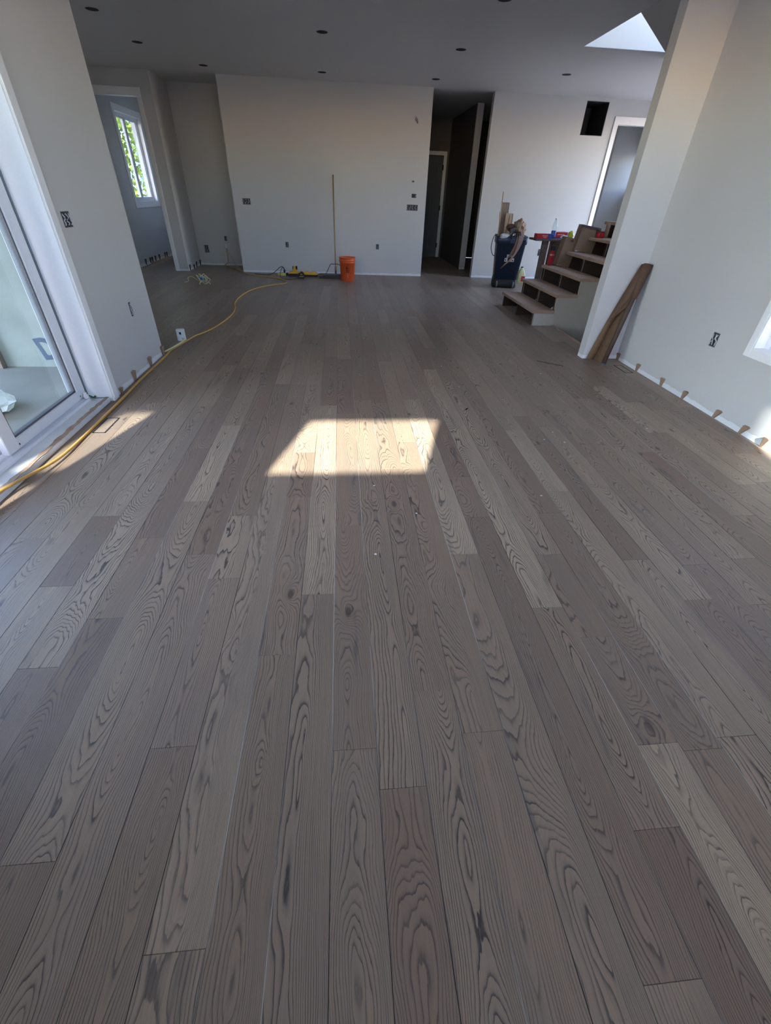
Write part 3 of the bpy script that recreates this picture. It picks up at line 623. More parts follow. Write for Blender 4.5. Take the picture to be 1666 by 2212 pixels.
# thermostat wire and patch
bm = bmesh.new(); tube(bm, [(1.31, 9.744, 2.385), (1.30, 9.735, 2.35), (1.325, 9.735, 2.32), (1.345, 9.74, 2.30), (1.34, 9.735, 2.335), (1.318, 9.74, 2.365)], .0035, 6, 5)
tag(link('wire_tail', bm, M['darkwire']), 'thin dark wire tail poking from the wall high by the hallway', 'wire')
bm = bmesh.new(); lathe(bm, [(.001, 0), (.018, .001), (.022, .0), (.001, -.001)], (0, 0, 0), 16, 1, .6, False); o = link('wall_smudge', bm, M['greybox'], None); o.rotation_euler = (math.pi / 2, 0, 0); o.location = (1.323, 9.7435, 1.512)
tag(o, 'small grey smudge on the wall above the hallway switch boxes', 'smudge')
# ------------------------------------------------------------------ floor vents (flush, black slot outline)
def vent(label, x0, x1, y0, y1):
    t_ = thing('floor_vent', label, 'vent', ((x0 + x1) / 2, (y0 + y1) / 2, 0), 0, 'flush wooden floor vents'); a, b_ = (x1 - x0) / 2, (y1 - y0) / 2; s_ = .010
    link('slot', boxes((-a, -a + s_, -b_, b_, .0002, .0012), (a - s_, a, -b_, b_, .0002, .0012), (-a, a, -b_, -b_ + s_, .0002, .0012), (-a, a, b_ - s_, b_, .0002, .0012)), M['dark'], t_)
    bm, la, lt = newplankbm(); plank_bm(bm, la, lt, (0, -a + s_, a - s_, -b_ + s_, b_ - s_, (.55, .3, .5), 7.7))
    for v in bm.verts: v.co.z = v.co.z + .0018 if v.co.z > -.005 else .0001
    link('vent_insert', bm, M['plank'], t_)
vent('flush floor vent with black outline beside the patio door cord', -1.652, -1.566, 2.712, 2.947)
vent('flush floor vent with black outline by the paper roll', 2.700, 2.786, 3.928, 4.160)
# ------------------------------------------------------------------ shims between walls and floor
def shim(label, c, face, mat, wt=.05, hh=.085, group=None, lean=0.):
    bm = bmesh.new(); wb = wt * .38
    prism(bm, [(-wb / 2, 0), (wb / 2, 0), (wt / 2, hh * .92), (wt * .12, hh), (-wt / 2, hh * .95)], 1, -.012, -.001)
    for v in bm.verts:
        if v.co.z > hh * .5 and v.co.y < -.006: v.co.y -= .008
        v.co.x += lean * v.co.z
    o = link('wood_shim', bm, M[mat]); o.location = c; o.rotation_euler = (0, 0, {'-y': 0, 'x': math.pi / 2, '-x': -math.pi / 2}[face])
    return tag(o, label, 'shim', group)
for i, (y_, d_) in enumerate([(3.40, 'nearest the patio door casing'), (3.68, 'second from the patio door'), (4.05, 'third from the patio door'), (4.385, 'at its end corner beside the pale cable')]):
    shim('small wooden shim at the left wall foot, ' + d_, (XL, y_, 0), 'x', 'shim', .042 if i == 0 else .058, .05 if i == 0 else .088, 'shims along the left wall')
for i, (y_, l_, d_) in enumerate([(4.335, 0, 'in the corner behind the paper roll'), (3.978, .2, 'just past the floor vent'), (3.575, .0, 'second past the floor vent'), (3.275, .3, 'third past the floor vent'), (2.892, .45, 'fourth past the floor vent'), (2.62, .5, 'fifth past the floor vent, pale'), (2.415, .2, 'nearest the sunlit right edge')]):
    shim('wooden shim at the foot of the right wall, ' + d_, (XR, y_, 0), '-x', 'shim', .048, .075 if i else .07, 'shims along the right wall', l_)
for y_, d_ in [(9.78, 'nearest the front'), (10.05, 'short one, second'), (10.25, 'third'), (10.53, 'nearest the back corner')]:
    shim('dark shim at the foot of the closet recess side wall, ' + d_, (-2.93, y_, 0), 'x', 'shimdark', .06, .07 if 'short' in d_ else .10, 'shims in the closet recess')
for i, (y_, d_) in enumerate([(10.42, 'first from the left'), (10.68, 'second from the left'), (10.80, 'third from the left'), (10.99, 'fourth from the left'), (11.24, 'fifth, slightly paler'), (11.62, 'sixth'), (11.74, 'seventh, against the door jamb')]):
    shim('dark shim under the bathroom window wall, ' + d_, (-3.97, y_, 0), 'x', 'shimdark', .06, .10, 'shims in the bathroom')
# ------------------------------------------------------------------ extension cord and its neighbours
pts = [(-1.80, 1.55, .045), (-1.775, 1.75, .046), (-1.747, 1.962, .046), (-1.70, 2.125, .04), (-1.664, 2.36, .02), (-1.668, 2.70, .009), (-1.672, 3.06, .009), (-1.675, 3.289, .009), (-1.690, 3.689, .009), (-1.690, 4.30, .009), (-1.700, 4.525, .009), (-1.655, 4.80, .009), (-1.632, 4.93, .009), (-1.605, 5.07, .009),
       (-1.555, 5.194, .009), (-1.474, 5.509, .009), (-1.423, 6.057, .009), (-1.449, 6.435, .009), (-1.523, 6.822, .009), (-1.531, 7.294, .009), (-1.448, 7.838, .009), (-1.245, 8.246, .009), (-.985, 8.52, .009), (-1.032, 8.795, .009), (-1.181, 9.032, .009), (-1.546, 9.249, .009), (-1.78, 9.42, .009),
       (-1.93, 9.70, .009), (-2.2, 10.2, .009), (-2.42, 10.5, .009), (-2.36, 10.56, .08), (-2.355, 10.575, .30)]
bm = bmesh.new(); tube(bm, pts, .0085, 8, 8); ec = tag(link('extension_cord', bm, M['cord'], smooth=True), 'long yellow extension cord snaking from the patio door to the closet recess', 'cord')
link('plug', B(-2.375, -2.335, 10.56, 10.60, .32, .39, bev=.006), M['white'], ec)
bm = bmesh.new(); tube(bm, [(-2.35, 10.57, .31), (-2.30, 10.5, .22), (-2.16, 10.3, .06), (-2.02, 10.0, .009), (-1.93, 9.72, .012), (-1.85, 9.62, .009)], .006, 8, 6)
tag(link('hanging_cable', bm, M['tancord'], smooth=True), 'thin tan cable hanging beside the plugged cord in the closet recess', 'cable')
gb = thing('junction_box', 'white two-gang outlet box lying by the end of the left wall', 'outlet box', (-1.70, 4.90, 0), math.radians(14))
link('box_body', B(-.04, .04, -.03, .03, 0, .115, bev=.006), M['white'], gb)
link('socket_face', boxes((-.03, .03, -.034, -.030, .012, .055), (-.03, .03, -.034, -.030, .062, .105), bev=.003), M['vinyl'], gb)
link('socket_slot', B(-.012, .006, -.036, -.034, .068, .092), M['dark'], gb)
bm = bmesh.new(); tube(bm, [(-1.68, 4.862, .03), (-1.665, 4.84, .030), (-1.655, 4.78, .026), (-1.675, 4.62, .026), (-1.70, 4.50, .026), (-1.715, 4.40, .03)], .0075, 8, 6)
tag(link('white_cable', bm, M['cream'], smooth=True), 'short pale cable from the white outlet box to the wall corner', 'cable')
# coiled cream cord with blue tie
cc = thing('coiled_cord', 'bundle of cream cord tied with blue tape on the floor before the bathroom', 'cord', (-2.33, 8.33, 0))
q = random.Random(5); bm = bmesh.new()
for i in range(11):
    a = q.uniform(0, 6.28); r1 = q.uniform(.05, .12); tz = q.uniform(.06, .155); c0 = Vector((q.uniform(-.02, .02), q.uniform(-.02, .02), .07))
    dx_ = math.cos(a) * r1; dy_ = math.sin(a) * r1 * .7
    tube(bm, [c0, (dx_ * .7 - .015, dy_ * .7, .02 + tz * .8), (dx_, dy_, tz), (dx_ * .9 + .02, dy_ * .9, tz * .6), (dx_ * .3, dy_ * .3, .03), c0 + Vector((.01, .0, -.03))], .0062, 6, 5)
tube(bm, [(-.02, 0, .03), (-.10, .05, .05), (-.2, .12, .09), (-.27, .14, .07), (-.27, .10, .02), (-.33, .06, .008)], .0062, 6, 6)
tube(bm, [(0, 0, .02), (.05, -.06, .01), (.10, -.04, .03), (.13, -.06, .008)], .0075, 6, 5); tube(bm, [(-.01, 0, .05), (-.03, -.06, .03), (-.04, -.09, .008)], .0065, 6, 5)
link('cord_loops', bm, M['cream'], cc, True)
bm = bmesh.new(); lathe(bm, [(.018, -.03), (.034, -.015), (.036, .012), (.02, .03)], (0, -.01, .085), 12); link('blue_tie', bm, M['blue'], cc)
# ------------------------------------------------------------------ bucket, broom, charger, tools
bk = thing('bucket', 'orange five-gallon plastic bucket against the far wall', 'bucket', (.098, 9.02, 0))
bm = bmesh.new(); lathe(bm, [(.118, 0), (.123, .004), (.136, .29), (.144, .292), (.144, .302), (.139, .304), (.140, .318), (.148, .320), (.148, .330), (.142, .332), (.143, .362), (.150, .366), (.150, .376), (.143, .376), (.140, .36), (.120, .012), (.0005, .010)], (0, 0, 0), 40, close=False)
link('bucket_shell', bm, M['bucket'], bk, True)
bm = bmesh.new(); tube(bm, [(math.cos(a) * .153, -abs(math.sin(a)) * .06 - .02 if 0 else math.sin(a) * .153, .33 - .11 * math.sin(a)) for a in [math.pi * k / 8 for k in range(9)]], .002, 6, 3); link('bail_handle', bm, M['steel'], bk)
br = thing('push_broom', 'push broom with long wooden handle leaning on the far wall', 'broom', (-.16, 9.2, 0))
bm = bmesh.new(); q = random.Random(9)
for i in range(60):
    for j in range(3):
        xx_ = -.27 + i * .0092; yy_ = -.025 + j * .025; lx, ly = q.uniform(-.006, .006), q.uniform(-.01, .01) 
        box(bm, xx_, xx_ + .008, yy_ - .010, yy_ + .010, 0.0, .052); 
for v in bm.verts:
    if v.co.z < .01: v.co.y *= 1.25
o = link('bristles', bm, M['black'], br); o['kind'] = 'stuff'
link('broom_head', B(-.275, .285, -.035, .035, .048, .078, bev=.006), M['bracemetal'], br)
link('red_end_cap', B(-.281, -.20, -.037, .037, .008, .072, bev=.006), M['leather'], br)
bm = bmesh.new(); tube(bm, [(-.14, 0, .076), (-.10, .01, .145), (-.055, .02, .228), (-.04, .022, .236), (.10, .022, .236), (.115, .02, .228), (.20, 0, .076)], .006, 8, 1); link('brace', bm, M['bracemetal'], br)
bm = bmesh.new(); tube(bm, [(.042, 0, .078), (.040, .53, 1.555)], .0125, 12, 1); link('broom_pole', bm, M['handle'], br, True)
bm = bmesh.new(); tube(bm, [(.042, 0, .074), (.042, .05, .19)], .017, 12, 1); link('ferrule', bm, M['bracemetal'], br)
cg = thing('multi_port_charger', 'long yellow and black multi-port battery charger on the floor by the far wall', 'charger', (-.74, 9.38, 0))
bm = bmesh.new(); box(bm, -.27, .27, -.07, .07, .022, .07, bev=.015); 
for i in range(4): box(bm, -.22 + i * .125, -.13 + i * .125, -.055, .055, .068, .082, bev=.006)
link('charger_top', bm, M['yellow'], cg); link('charger_base', B(-.275, .275, -.075, .075, 0, .026, bev=.006), M['black'], cg)
link('front_grille', boxes((-.26, -.05, -.0765, -.072, .008, .05), (.02, .26, -.0765, -.072, .006, .036)), M['black'], cg)
bt = thing('drill_battery', 'yellow and black battery standing on the left end of the long charger', 'battery', (-.885, 9.38, .082))
link('battery_body', B(-.04, .04, -.03, .03, 0, .062, bev=.008), M['yellow'], bt); link('battery_cap', B(-.044, -.03, -.032, .032, .028, .085, bev=.004), M['black'], bt)
link('battery_terminal', B(.012, .045, -.032, .032, .03, .084, bev=.004), M['black'], bt)
link('latch', B(-.03, .012, -.026, .026, .062, .08, bev=.004), M['yellow'], bt)
c2_ = thing('drill_on_floor', 'small black and yellow cordless tool lying in front of the long charger', 'power tool', (-.765, 9.12, 0), math.radians(8))
link('tool_body', B(-.062, .065, -.045, .045, .0, .05, bev=.014), M['black'], c2_)
bm = bmesh.new(); tube(bm, [(-.05, 0, .045), (-.02, .0, .085), (.03, 0, .095), (.055, 0, .06)], .017, 10, 4); link('tool_grip', bm, M['black'], c2_, True)
link('yellow_band', boxes((-.03, .05, -.047, -.040, .028, .040), (-.035, .0, -.02, .02, .095, .104), bev=.003), M['yellow'], c2_)
bm = bmesh.new(); tube(bm, [(-.06, 0, .018), (-.20, .02, .010)], .005, 6, 1); link('tool_bit', bm, M['steel'], c2_)
ps = thing('yellow_cord_reel', 'pale yellow power strip with black end left of the charger', 'power strip', (-1.12, 9.42, 0), math.radians(-6))
link('strip_body', B(-.10, .065, -.035, .035, .0, .045, bev=.008), M['paleyellow'], ps); link('strip_end', B(.06, .14, -.036, .036, .0, .048, bev=.006), M['black'], ps)
for i in range(3): link('socket', B(-.075 + i * .045, -.05 + i * .045, -.018, .018, .045, .048), M['black'], ps)
link('black_plug', B(.015, .045, -.02, .02, .045, .10, bev=.006), M['black'], ps)
bm = bmesh.new(); tube(bm, [(-1.66, 9.50, .006), (-1.5, 9.42, .006), (-1.36, 9.44, .01), (-1.24, 9.45, .08), (-1.17, 9.44, .135), (-1.11, 9.43, .14), (-1.08, 9.42, .09)], .0052, 8, 6)
tag(link('black_cable', bm, M['darkwire'], smooth=True), 'black cable arching from the floor into the yellow power strip', 'cable')
bm = bmesh.new(); tube(bm, [(-1.09, 9.42, .10), (-1.12, 9.40, .14), (-1.15, 9.30, .07), (-1.12, 9.1, .006), (-.98, 8.95, .006), (-.82, 9.03, .006), (-.78, 9.06, .012)], .0052, 8, 6)
tag(link('black_cable', bm, M['darkwire'], smooth=True), 'black cable looping from the power strip forward to the small black tool', 'cable')
# ------------------------------------------------------------------ wheeled bin with offcuts
bn = thing('wheeled_bin', 'navy wheeled waste bin full of offcuts left of the stairs', 'bin', (2.985, 8.76, 0), math.radians(-12))
bm = bmesh.new(); rings = []
def rr(w_, d_, z_, r_=.05, n=4):
    out = []
    for cxn, cyn, a0 in ((w_ - r_, d_ - r_, 0), (-w_ + r_, d_ - r_, 90), (-w_ + r_, -d_ + r_, 180), (w_ - r_, -d_ + r_, 270)):
        for k in range(n + 1):
            a = math.radians(a0 + 90 * k / n); out.append((cxn + r_ * math.cos(a), cyn + r_ * math.sin(a), z_))
    return out
def loft(bm, secs, cap=True):
    R_ = [[bm.verts.new(p) for p in s_] for s_ in secs]; n = len(R_[0])
    for i in range(len(R_) - 1):
        for k in range(n): bm.faces.new((R_[i][k], R_[i][(k + 1) % n], R_[i + 1][(k + 1) % n], R_[i + 1][k]))
    if cap: bm.faces.new(R_[0]); bm.faces.new(R_[-1])
loft(bm, [rr(.205, .19, .13), rr(.245, .23, .68), rr(.262, .247, .685), rr(.268, .252, .80), rr(.255, .24, .80), rr(.245, .23, .72), rr(.20, .185, .16)])
link('bin_body', bm, M['navy'], bn, True)
bm = bmesh.new(); loft(bm, [rr(.20, .185, .0), rr(.212, .197, .02), rr(.210, .195, .135)]); link('bin_base', bm, M['black'], bn, True)
for s_ in (-1, 1):
    bm = bmesh.new(); lathe(bm, [(.001, -.012), (.05, -.012), (.055, 0), (.05, .012), (.001, .012)], (0, 0, 0), 20, close=False); o = link('wheel', bm, M['grey'], bn, True); o.rotation_euler = (0, math.pi / 2, 0); o.location = (s_ * .145, -.190, .056)
bm = bmesh.new(); tube(bm, [(-.02, -.25, .74), (-.02, -.27, .83), (-.01, -.27, .865), (.11, -.27, .865), (.12, -.27, .83), (.12, -.25, .74)], .009, 8, 1); link('bin_handle', bm, M['black'], bn)
link('handle_bracket', B(-.03, .13, -.268, -.248, .70, .76, bev=.004), M['navy'], bn)
bm = bmesh.new(); tube(bm, [(-.262, -.2, .79), (-.31, -.2, .80), (-.335, -.2, .70), (-.335, -.2, .60), (-.29, -.19, .51), (-.25, -.19, .50)], .006, 8, 5); link('side_loop', bm, M['black'], bn)
lb = link('paper_label', boxes((-.075, .09, -.2265, -.2235, .42, .475), (-.045, .04, -.2285, -.2255, .475, .53)), M['white'], bn)
link('label_mark', boxes((-.025, .03, -.2295, -.2270, .425, .50), (-.065, -.05, -.2290, -.2270, .43, .46), (.05, .075, -.2290, -.2270, .43, .45)), M['black'], lb)
def stick(nm, label, bmx, mat, cat='offcut'):
    o = link(nm, bmx, M[mat]); return tag(o, label, cat, 'wood offcuts in the bin')
def slat(x, y, z0, z1, w_, th, lean=(0, 0), rz=0.):
    bm = B(-w_ / 2, w_ / 2, -th / 2, th / 2, 0, z1 - z0, bev=.002)
    for v in bm.verts: v.co.x += lean[0] * v.co.z; v.co.y += lean[1] * v.co.z
    bmesh.ops.rotate(bm, verts=bm.verts, cent=(0, 0, 0), matrix=Matrix.Rotation(rz, 3, 'Z'))
    bmesh.ops.translate(bm, verts=bm.verts, vec=(x, y, z0)); return bm
stick('wood_strip', 'tallest thin wood strip rising from the bin', slat(2.745, 8.70, .20, 1.41, .018, .012, (-.02, .06)), 'pine')
stick('board_offcut', 'taller wide brown board standing in the bin', slat(2.835, 8.80, .20, 1.265, .125, .02, (-.015, .04)), 'osb')
stick('board_offcut', 'shorter pale pine board standing in the bin, in front of the brown one', slat(2.905, 8.75, .20, 1.115, .115, .02, (-.02, .04)), 'pine')
stick('board_offcut', 'narrow board on edge at the right of the pale pine board', slat(2.975, 8.78, .20, 1.11, .012, .06, (-.02, .04)), 'osb')
stick('wood_strip', 'thin leaning strip at the left of the bin', slat(2.82, 8.66, .20, 1.135, .009, .009, (-.14, .05)), 'handle')
stick('wood_strip', 'reddish thin strip leaning right in the bin', slat(2.78, 8.64, .20, 1.09, .015, .01, (.10, .05)), 'strap')
# crumpled things in the bin mouth
def blob(bm, c, r_, sx, sy, sz, seed, amp=.25, sub=3):
    q_ = random.Random(seed); res = bmesh.ops.create_icosphere(bm, subdivisions=sub, radius=1.0)
    ph = [Vector((q_.uniform(-3, 3), q_.uniform(-3, 3), q_.uniform(-3, 3))) for _ in range(6)]
    for v in res['verts']:
        n_ = v.co.normalized(); d = 1 + amp * sum(abs(math.sin(3.1 * n_.dot(p) + i)) - .5 for i, p in enumerate(ph)) / 3
        v.co = Vector((c[0] + n_.x * r_ * sx * d, c[1] + n_.y * r_ * sy * d, c[2] + n_.z * r_ * sz * d))
bm = bmesh.new(); blob(bm, (3.035, 8.60, .90), .1, 1.0, .9, 1.15, 3, .5); blob(bm, (3.04, 8.56, 1.015), .03, 1, 1, 1.3, 4, .4, 2)
tag(link('crumpled_brown_paper', bm, M['card']), 'crumpled brown paper heaped at the right of the bin mouth', 'paper')
bm = bmesh.new(); blob(bm, (2.915, 8.62, .92), .075, 1.1, .8, .7, 8, .4, 2); tag(link('tool_pouch', bm, M['leather']), 'dark leather pouch on top of the bin rubbish', 'pouch')
bm = bmesh.new(); box(bm, 2.885, 3.0, 8.53, 8.62, .855, .92, bev=.004); bmesh.ops.rotate(bm, verts=bm.verts, cent=(2.94, 8.57, .88), matrix=Matrix.Rotation(math.radians(-18), 3, 'Y'))
tag(link('grey_carton', bm, M['grey']), 'grey printed carton tilted behind the bin handle', 'box')
bm = bmesh.new(); blob(bm, (2.96, 8.54, .82), .04, 1.2, .6, .9, 12, .2, 2); tag(link('foil_pack', bm, M['steel'], smooth=True), 'shiny foil pack framed by the bin handle', 'packet')
bm = bmesh.new(); blob(bm, (2.80, 8.56, .80), .05, 1.6, .7, .7, 13, .5, 2); tag(link('white_rag', bm, M['white']), 'white rag at the left of the bin mouth', 'rag')
bm = bmesh.new(); strip(bm, [(3.06, 8.55, .90), (3.075, 8.51, .82), (3.12, 8.50, .78)], [(3.07, 8.53, .93), (3.10, 8.50, .86), (3.13, 8.49, .80)], .003); tag(link('white_paper_scrap', bm, M['white']), 'white paper scrap sticking from the brown paper', 'paper')
A_ = smoothpts([(3.00, 8.56, .92), (3.02, 8.48, .84), (3.01, 8.44, .70), (2.975, 8.43, .57), (2.91, 8.43, .47), (2.84, 8.44, .40), (2.785, 8.46, .325)], 5)
B_ = smoothpts([(3.08, 8.56, .92), (3.105, 8.48, .84), (3.085, 8.44, .72), (3.025, 8.43, .58), (2.95, 8.43, .47), (2.855, 8.44, .385), (2.787, 8.46, .318)], 5)
bm = bmesh.new(); strip(bm, A_, B_, .004); ts = tag(link('tool_belt', bm, M['strap']), 'tan leather belt draped over the front of the bin', 'belt')
A_ = smoothpts([(2.99, 8.54, .88), (2.985, 8.46, .78), (2.95, 8.44, .66), (2.90, 8.43, .55), (2.875, 8.43, .49)], 5)
B_ = smoothpts([(3.03, 8.54, .88), (3.03, 8.47, .78), (3.01, 8.45, .66), (2.96, 8.44, .56), (2.92, 8.435, .50)], 5)
bm = bmesh.new(); strip(bm, A_, B_, .005); link('belt_flap', bm, M['leather'], ts)
# jug behind the bin
jg = thing('jug', 'yellow translucent jug with red label on the floor behind the stairs', 'jug', (3.455, 9.2, 0))
bm = bmesh.new(); loft(bm, [rr(.068, .045, .0, .02), rr(.074, .05, .01, .02), rr(.074, .05, .15, .02), rr(.05, .04, .21, .02), rr(.022, .022, .245, .015), rr(.022, .022, .26, .015)]); link('jug_body', bm, M['jug'], jg, True)
bm = bmesh.new(); lathe(bm, [(.024, .258), (.024, .275)], (0, 0, 0), 14); link('jug_cap', bm, M['black'], jg)
link('jug_label', B(.0, .074, -.052, -.0505, .03, .12), M['red'], jg)
# ------------------------------------------------------------------ staircase
st = thing('staircase', 'rough wooden open-riser stairs rising to the right', 'stairs', (0, 0, 0))
NX, RS, RN = 2.405, .1845, .2615
YN, YF = 5.77, 7.03
for k in range(6):
    xk = NX + k * RN; zk = RS * (k + 1)
    link('tread', B(xk, xk + RN + .028, YN - .022, YF, zk - .036, zk, bev=.004), M['tread'], st)
def sawtooth(y0, y1, drop, xs0=0):
    pts_ = [(NX + .03, 0.0)]
    for k in range(6):
        xk = NX + k * RN + .03; zk = RS * (k + 1) - .0365
        pts_.append((xk, zk)); pts_.append((xk + RN, zk))
    xe = NX + 6 * RN + .03
    pts_.append((xe, RS * 6 - .0365 - .30)); pts_.append((NX + .03 + drop, 0.0))
    bm = bmesh.new(); prism(bm, pts_, 1, y0, y1); return bm
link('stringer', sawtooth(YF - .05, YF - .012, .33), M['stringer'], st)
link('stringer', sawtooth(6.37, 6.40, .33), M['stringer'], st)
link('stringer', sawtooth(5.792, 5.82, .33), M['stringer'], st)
for k in range(1, 6):
    xk = NX + k * RN + .03; zk = RS * k
    for ya_, yb_ in ((YF - .052, YF - .010), (6.366, 6.404), (5.790, 5.822)): link('riser_cleat', B(xk, xk + .012, ya_, yb_, zk, zk + RS - .036), M['tread'], st)
# closed olive-grey panel under the near side, running down into the basement stairwell
pts_ = [(NX + .04, 0.)]
for k in range(6):
    xk = NX + k * RN + .04; zk = RS * (k + 1) - .038; pts_ += [(xk, zk), (xk + RN, zk)]
pts_ += [(pts_[-1][0], 0.)]
bm = bmesh.new(); prism(bm, pts_, 1, 5.772, 5.7915)
o = link('side_panel', bm, M['drywall'], st)
bm = bmesh.new(); prism(bm, [(NX + .045, -.0), (NX + .045, RS - .04), (NX + RN + .035, RS - .04), (2.735, 0.)], 1, 5.7635, 5.7718); link('base_panel', bm, M['basepanel'], st)
struct('wall_basement_stair', boxes((2.755, 4.98, 5.772, 5.7915, -2.58, 0), (4.02, 4.98, 5.772, 5.7915, 0, 1.07)), M['drywall'])
# added panel, dark to deepen the shade in the void under the stairs
link('stair_shade_backing', boxes((3.95, 3.98, 5.83, 6.94, 0, 1.05)), M['stringer'], st)
# ------------------------------------------------------------------ stand and clutter by the stairs
sd_ = thing('makeshift_stand', 'weathered board stand holding red boxes behind the stairs', 'stand', (2.975, 7.22, 0))
link('stand_top', B(-.185, .32, -.12, .16, .842, .868, bev=.003), M['oldwood'], sd_)
link('stand_post', B(-.062, .02, -.09, -.05, 0, .842, bev=.003), M['oldwood'], sd_)
link('stand_post', B(.13, .30, .08, .12, 0, .842, bev=.003), M['oldwood'], sd_)
link('stand_brace', B(.022, .034, -.09, -.05, .30, .842), M['tread'], sd_)
rb = thing('red_box', 'flat red carton at the left end of the board stand', 'box', (2.90, 7.21, .868), math.radians(-5), 'red cartons on the stand')
link('carton', B(-.085, .10, -.06, .06, 0, .058, bev=.002), M['red'], rb)
link('carton_print', boxes(*[(.0 + i * .014, .009 + i * .014, -.0608, -.0602, .030, .030 + .008 + .005 * (i % 2)) for i in range(6)], (.02, .065, -.0608, -.0602, .014, .021)), M['white'], rb)
rb = thing('red_box', 'long red carton with blue end behind the water bottle', 'box', (3.20, 7.27, .868), math.radians(6), 'red cartons on the stand')
link('carton', B(-.11, .09, -.05, .05, .012, .085, bev=.002), M['red'], rb); link('carton_end', B(.09, .098, -.05, .05, .012, .085), M['bluelabel'], rb)
link('carton_print', boxes(*[(-.06 + i * .017, -.05 + i * .017, -.0508, -.0502, .045, .054 + .004 * (i % 2)) for i in range(7)], (-.11, .09, -.0508, -.0502, .080, .085)), M['white'], rb)
link('carton_foot', B(-.11, .09, -.045, .045, 0, .012), M['bluelabel'], rb)
wb = thing('water_bottle', 'clear plastic water bottle with blue label standing on the board stand', 'bottle', (3.06, 7.17, .868))
bm = bmesh.new(); lathe(bm, [(.028, 0), (.032, .006), (.031, .03), (.033, .10), (.031, .115), (.036, .14), (.035, .165), (.026, .20), (.013, .225), (.013, .235)], (0, 0, 0), 20, close=False); link('bottle_body', bm, M['bottleglass'], wb, True)
bm = bmesh.new(); lathe(bm, [(.0325, .025), (.0345, .03), (.0345, .095), (.0325, .10)], (0, 0, 0), 20, close=False); link('bottle_label', bm, M['bluelabel'], wb, True)
bm = bmesh.new(); lathe(bm, [(.014, .232), (.015, .234), (.015, .245), (.012, .247)], (0, 0, 0), 14); link('bottle_cap', bm, M['white'], wb)
sm_ = tag(link('blue_carton', B(2.985, 3.03, 7.12, 7.18, .868, .93, bev=.002), M['bluelabel']), 'small blue and white carton left of the water bottle', 'box')
# red drink bottle on the third tread
yb = thing('insulated_bottle', 'red insulated bottle with black lid on the third stair tread', 'bottle', (3.0, 6.93, RS * 3))
bm = bmesh.new(); lathe(bm, [(.036, .006), (.038, .01), (.038, .155), (.034, .175), (.028, .188), (.028, .192)], (0, 0, 0), 28); link('bottle_body', bm, M['redbottle'], yb, True)
bm = bmesh.new(); lathe(bm, [(.034, 0), (.0375, .002), (.0375, .007), (.034, .008)], (0, 0, 0), 28); link('bottle_foot', bm, M['steel'], yb)
bm = bmesh.new(); lathe(bm, [(.029, .191), (.033, .194), (.033, .232), (.030, .24)], (0, 0, 0), 20); link('bottle_lid', bm, M['black'], yb)
tc = bpy.data.curves.new('bottle_lettering', 'FONT'); tc.body = 'YETI'; tc.size = .030; tc.extrude = .0015; tc.align_x = 'CENTER'; tc.materials.append(M['white'])
_t = bpy.data.objects.new('lettering_curve', tc); C.objects.link(_t); bpy.context.view_layer.update()
_me = bpy.data.meshes.new_from_object(_t.evaluated_get(bpy.context.evaluated_depsgraph_get())); bpy.data.objects.remove(_t)
to = bpy.data.objects.new('bottle_lettering', _me); C.objects.link(to); to.parent = yb; to.location = (-.012, -.0385, .128); to.rotation_euler = (math.pi / 2, 0, math.radians(-18))
def carton(label, c, w_, d_, h_, lean, rz=0., name='cardboard_box', mat='card', flap=True, tab=None):
    t_ = thing(name, label, 'box', c, rz); t_.rotation_euler = (lean[0], lean[1], rz)
    bm = boxes((-w_ / 2, -w_ / 2 + .004, -d_ / 2, d_ / 2, 0, h_), (w_ / 2 - .004, w_ / 2, -d_ / 2, d_ / 2, 0, h_), (-w_ / 2 + .004, w_ / 2 - .004, -d_ / 2, -d_ / 2 + .004, 0, h_),
               (-w_ / 2 + .004, w_ / 2 - .004, d_ / 2 - .004, d_ / 2, 0, h_), (-w_ / 2 + .004, w_ / 2 - .004, -d_ / 2 + .004, d_ / 2 - .004, 0, .004))
    link('carton', bm, M[mat], t_)
    if flap: link('flap', boxes((-w_ / 2, w_ / 2, -d_ / 2 - .004, -d_ / 2, h_ - .09, h_ + .003)), M[mat], t_)
    if tab: link('hand_hole', B(-.02, .02, -d_ / 2 - .0052, -d_ / 2 - .0042, h_ - .045, h_ - .02, bev=.001), M['leather'], t_)
    return t_
carton('open cardboard box with hand hole behind the red bottle on the third and fourth steps', (3.19, 6.97, RS * 3 + .004), .20, .13, .345, (0, .16), math.radians(0), tab=True)
o = carton('taller cardboard box with purple rim behind the fifth step', (3.42, 6.93, RS * 4 + .004), .27, .14, .30, (0, .14), 0.)
link('box_rim_print', boxes((-.137, .137, -.078, -.0745, .275, .304), (-.137, .137, -.078, .078, .3035, .3065)), M['purplecard'], o)
link('tilted_flap', B(.08, .14, -.09, .04, .285, .292), M['card'], o)
rc = thing('red_tin', 'squat red tin at the back of the fifth step', 'tin', (3.545, 6.75, RS * 5))
bm = bmesh.new(); lathe(bm, [(.055, 0), (.058, .003), (.058, .062), (.055, .066), (.05, .066)], (0, 0, 0), 24); link('tin_body', bm, M['redbottle'], rc, True)
bm = bmesh.new(); lathe(bm, [(.056, .064), (.0595, .066), (.0595, .074), (.056, .076)], (0, 0, 0), 24); link('tin_lid', bm, M['leather'], rc, True)
lp = thing('lime_tool', 'lime yellow and black tool lying left of the taller cardboard box', 'tool', (3.30, 7.12, .868))
bm = bmesh.new(); blob(bm, (0, 0, .055), .05, .8, .7, 1.0, 21, .2, 3); link('tool_case', bm, M['lime'], lp, True); link('tool_foot', B(-.03, .03, -.035, .03, 0, .012, bev=.003), M['black'], lp)
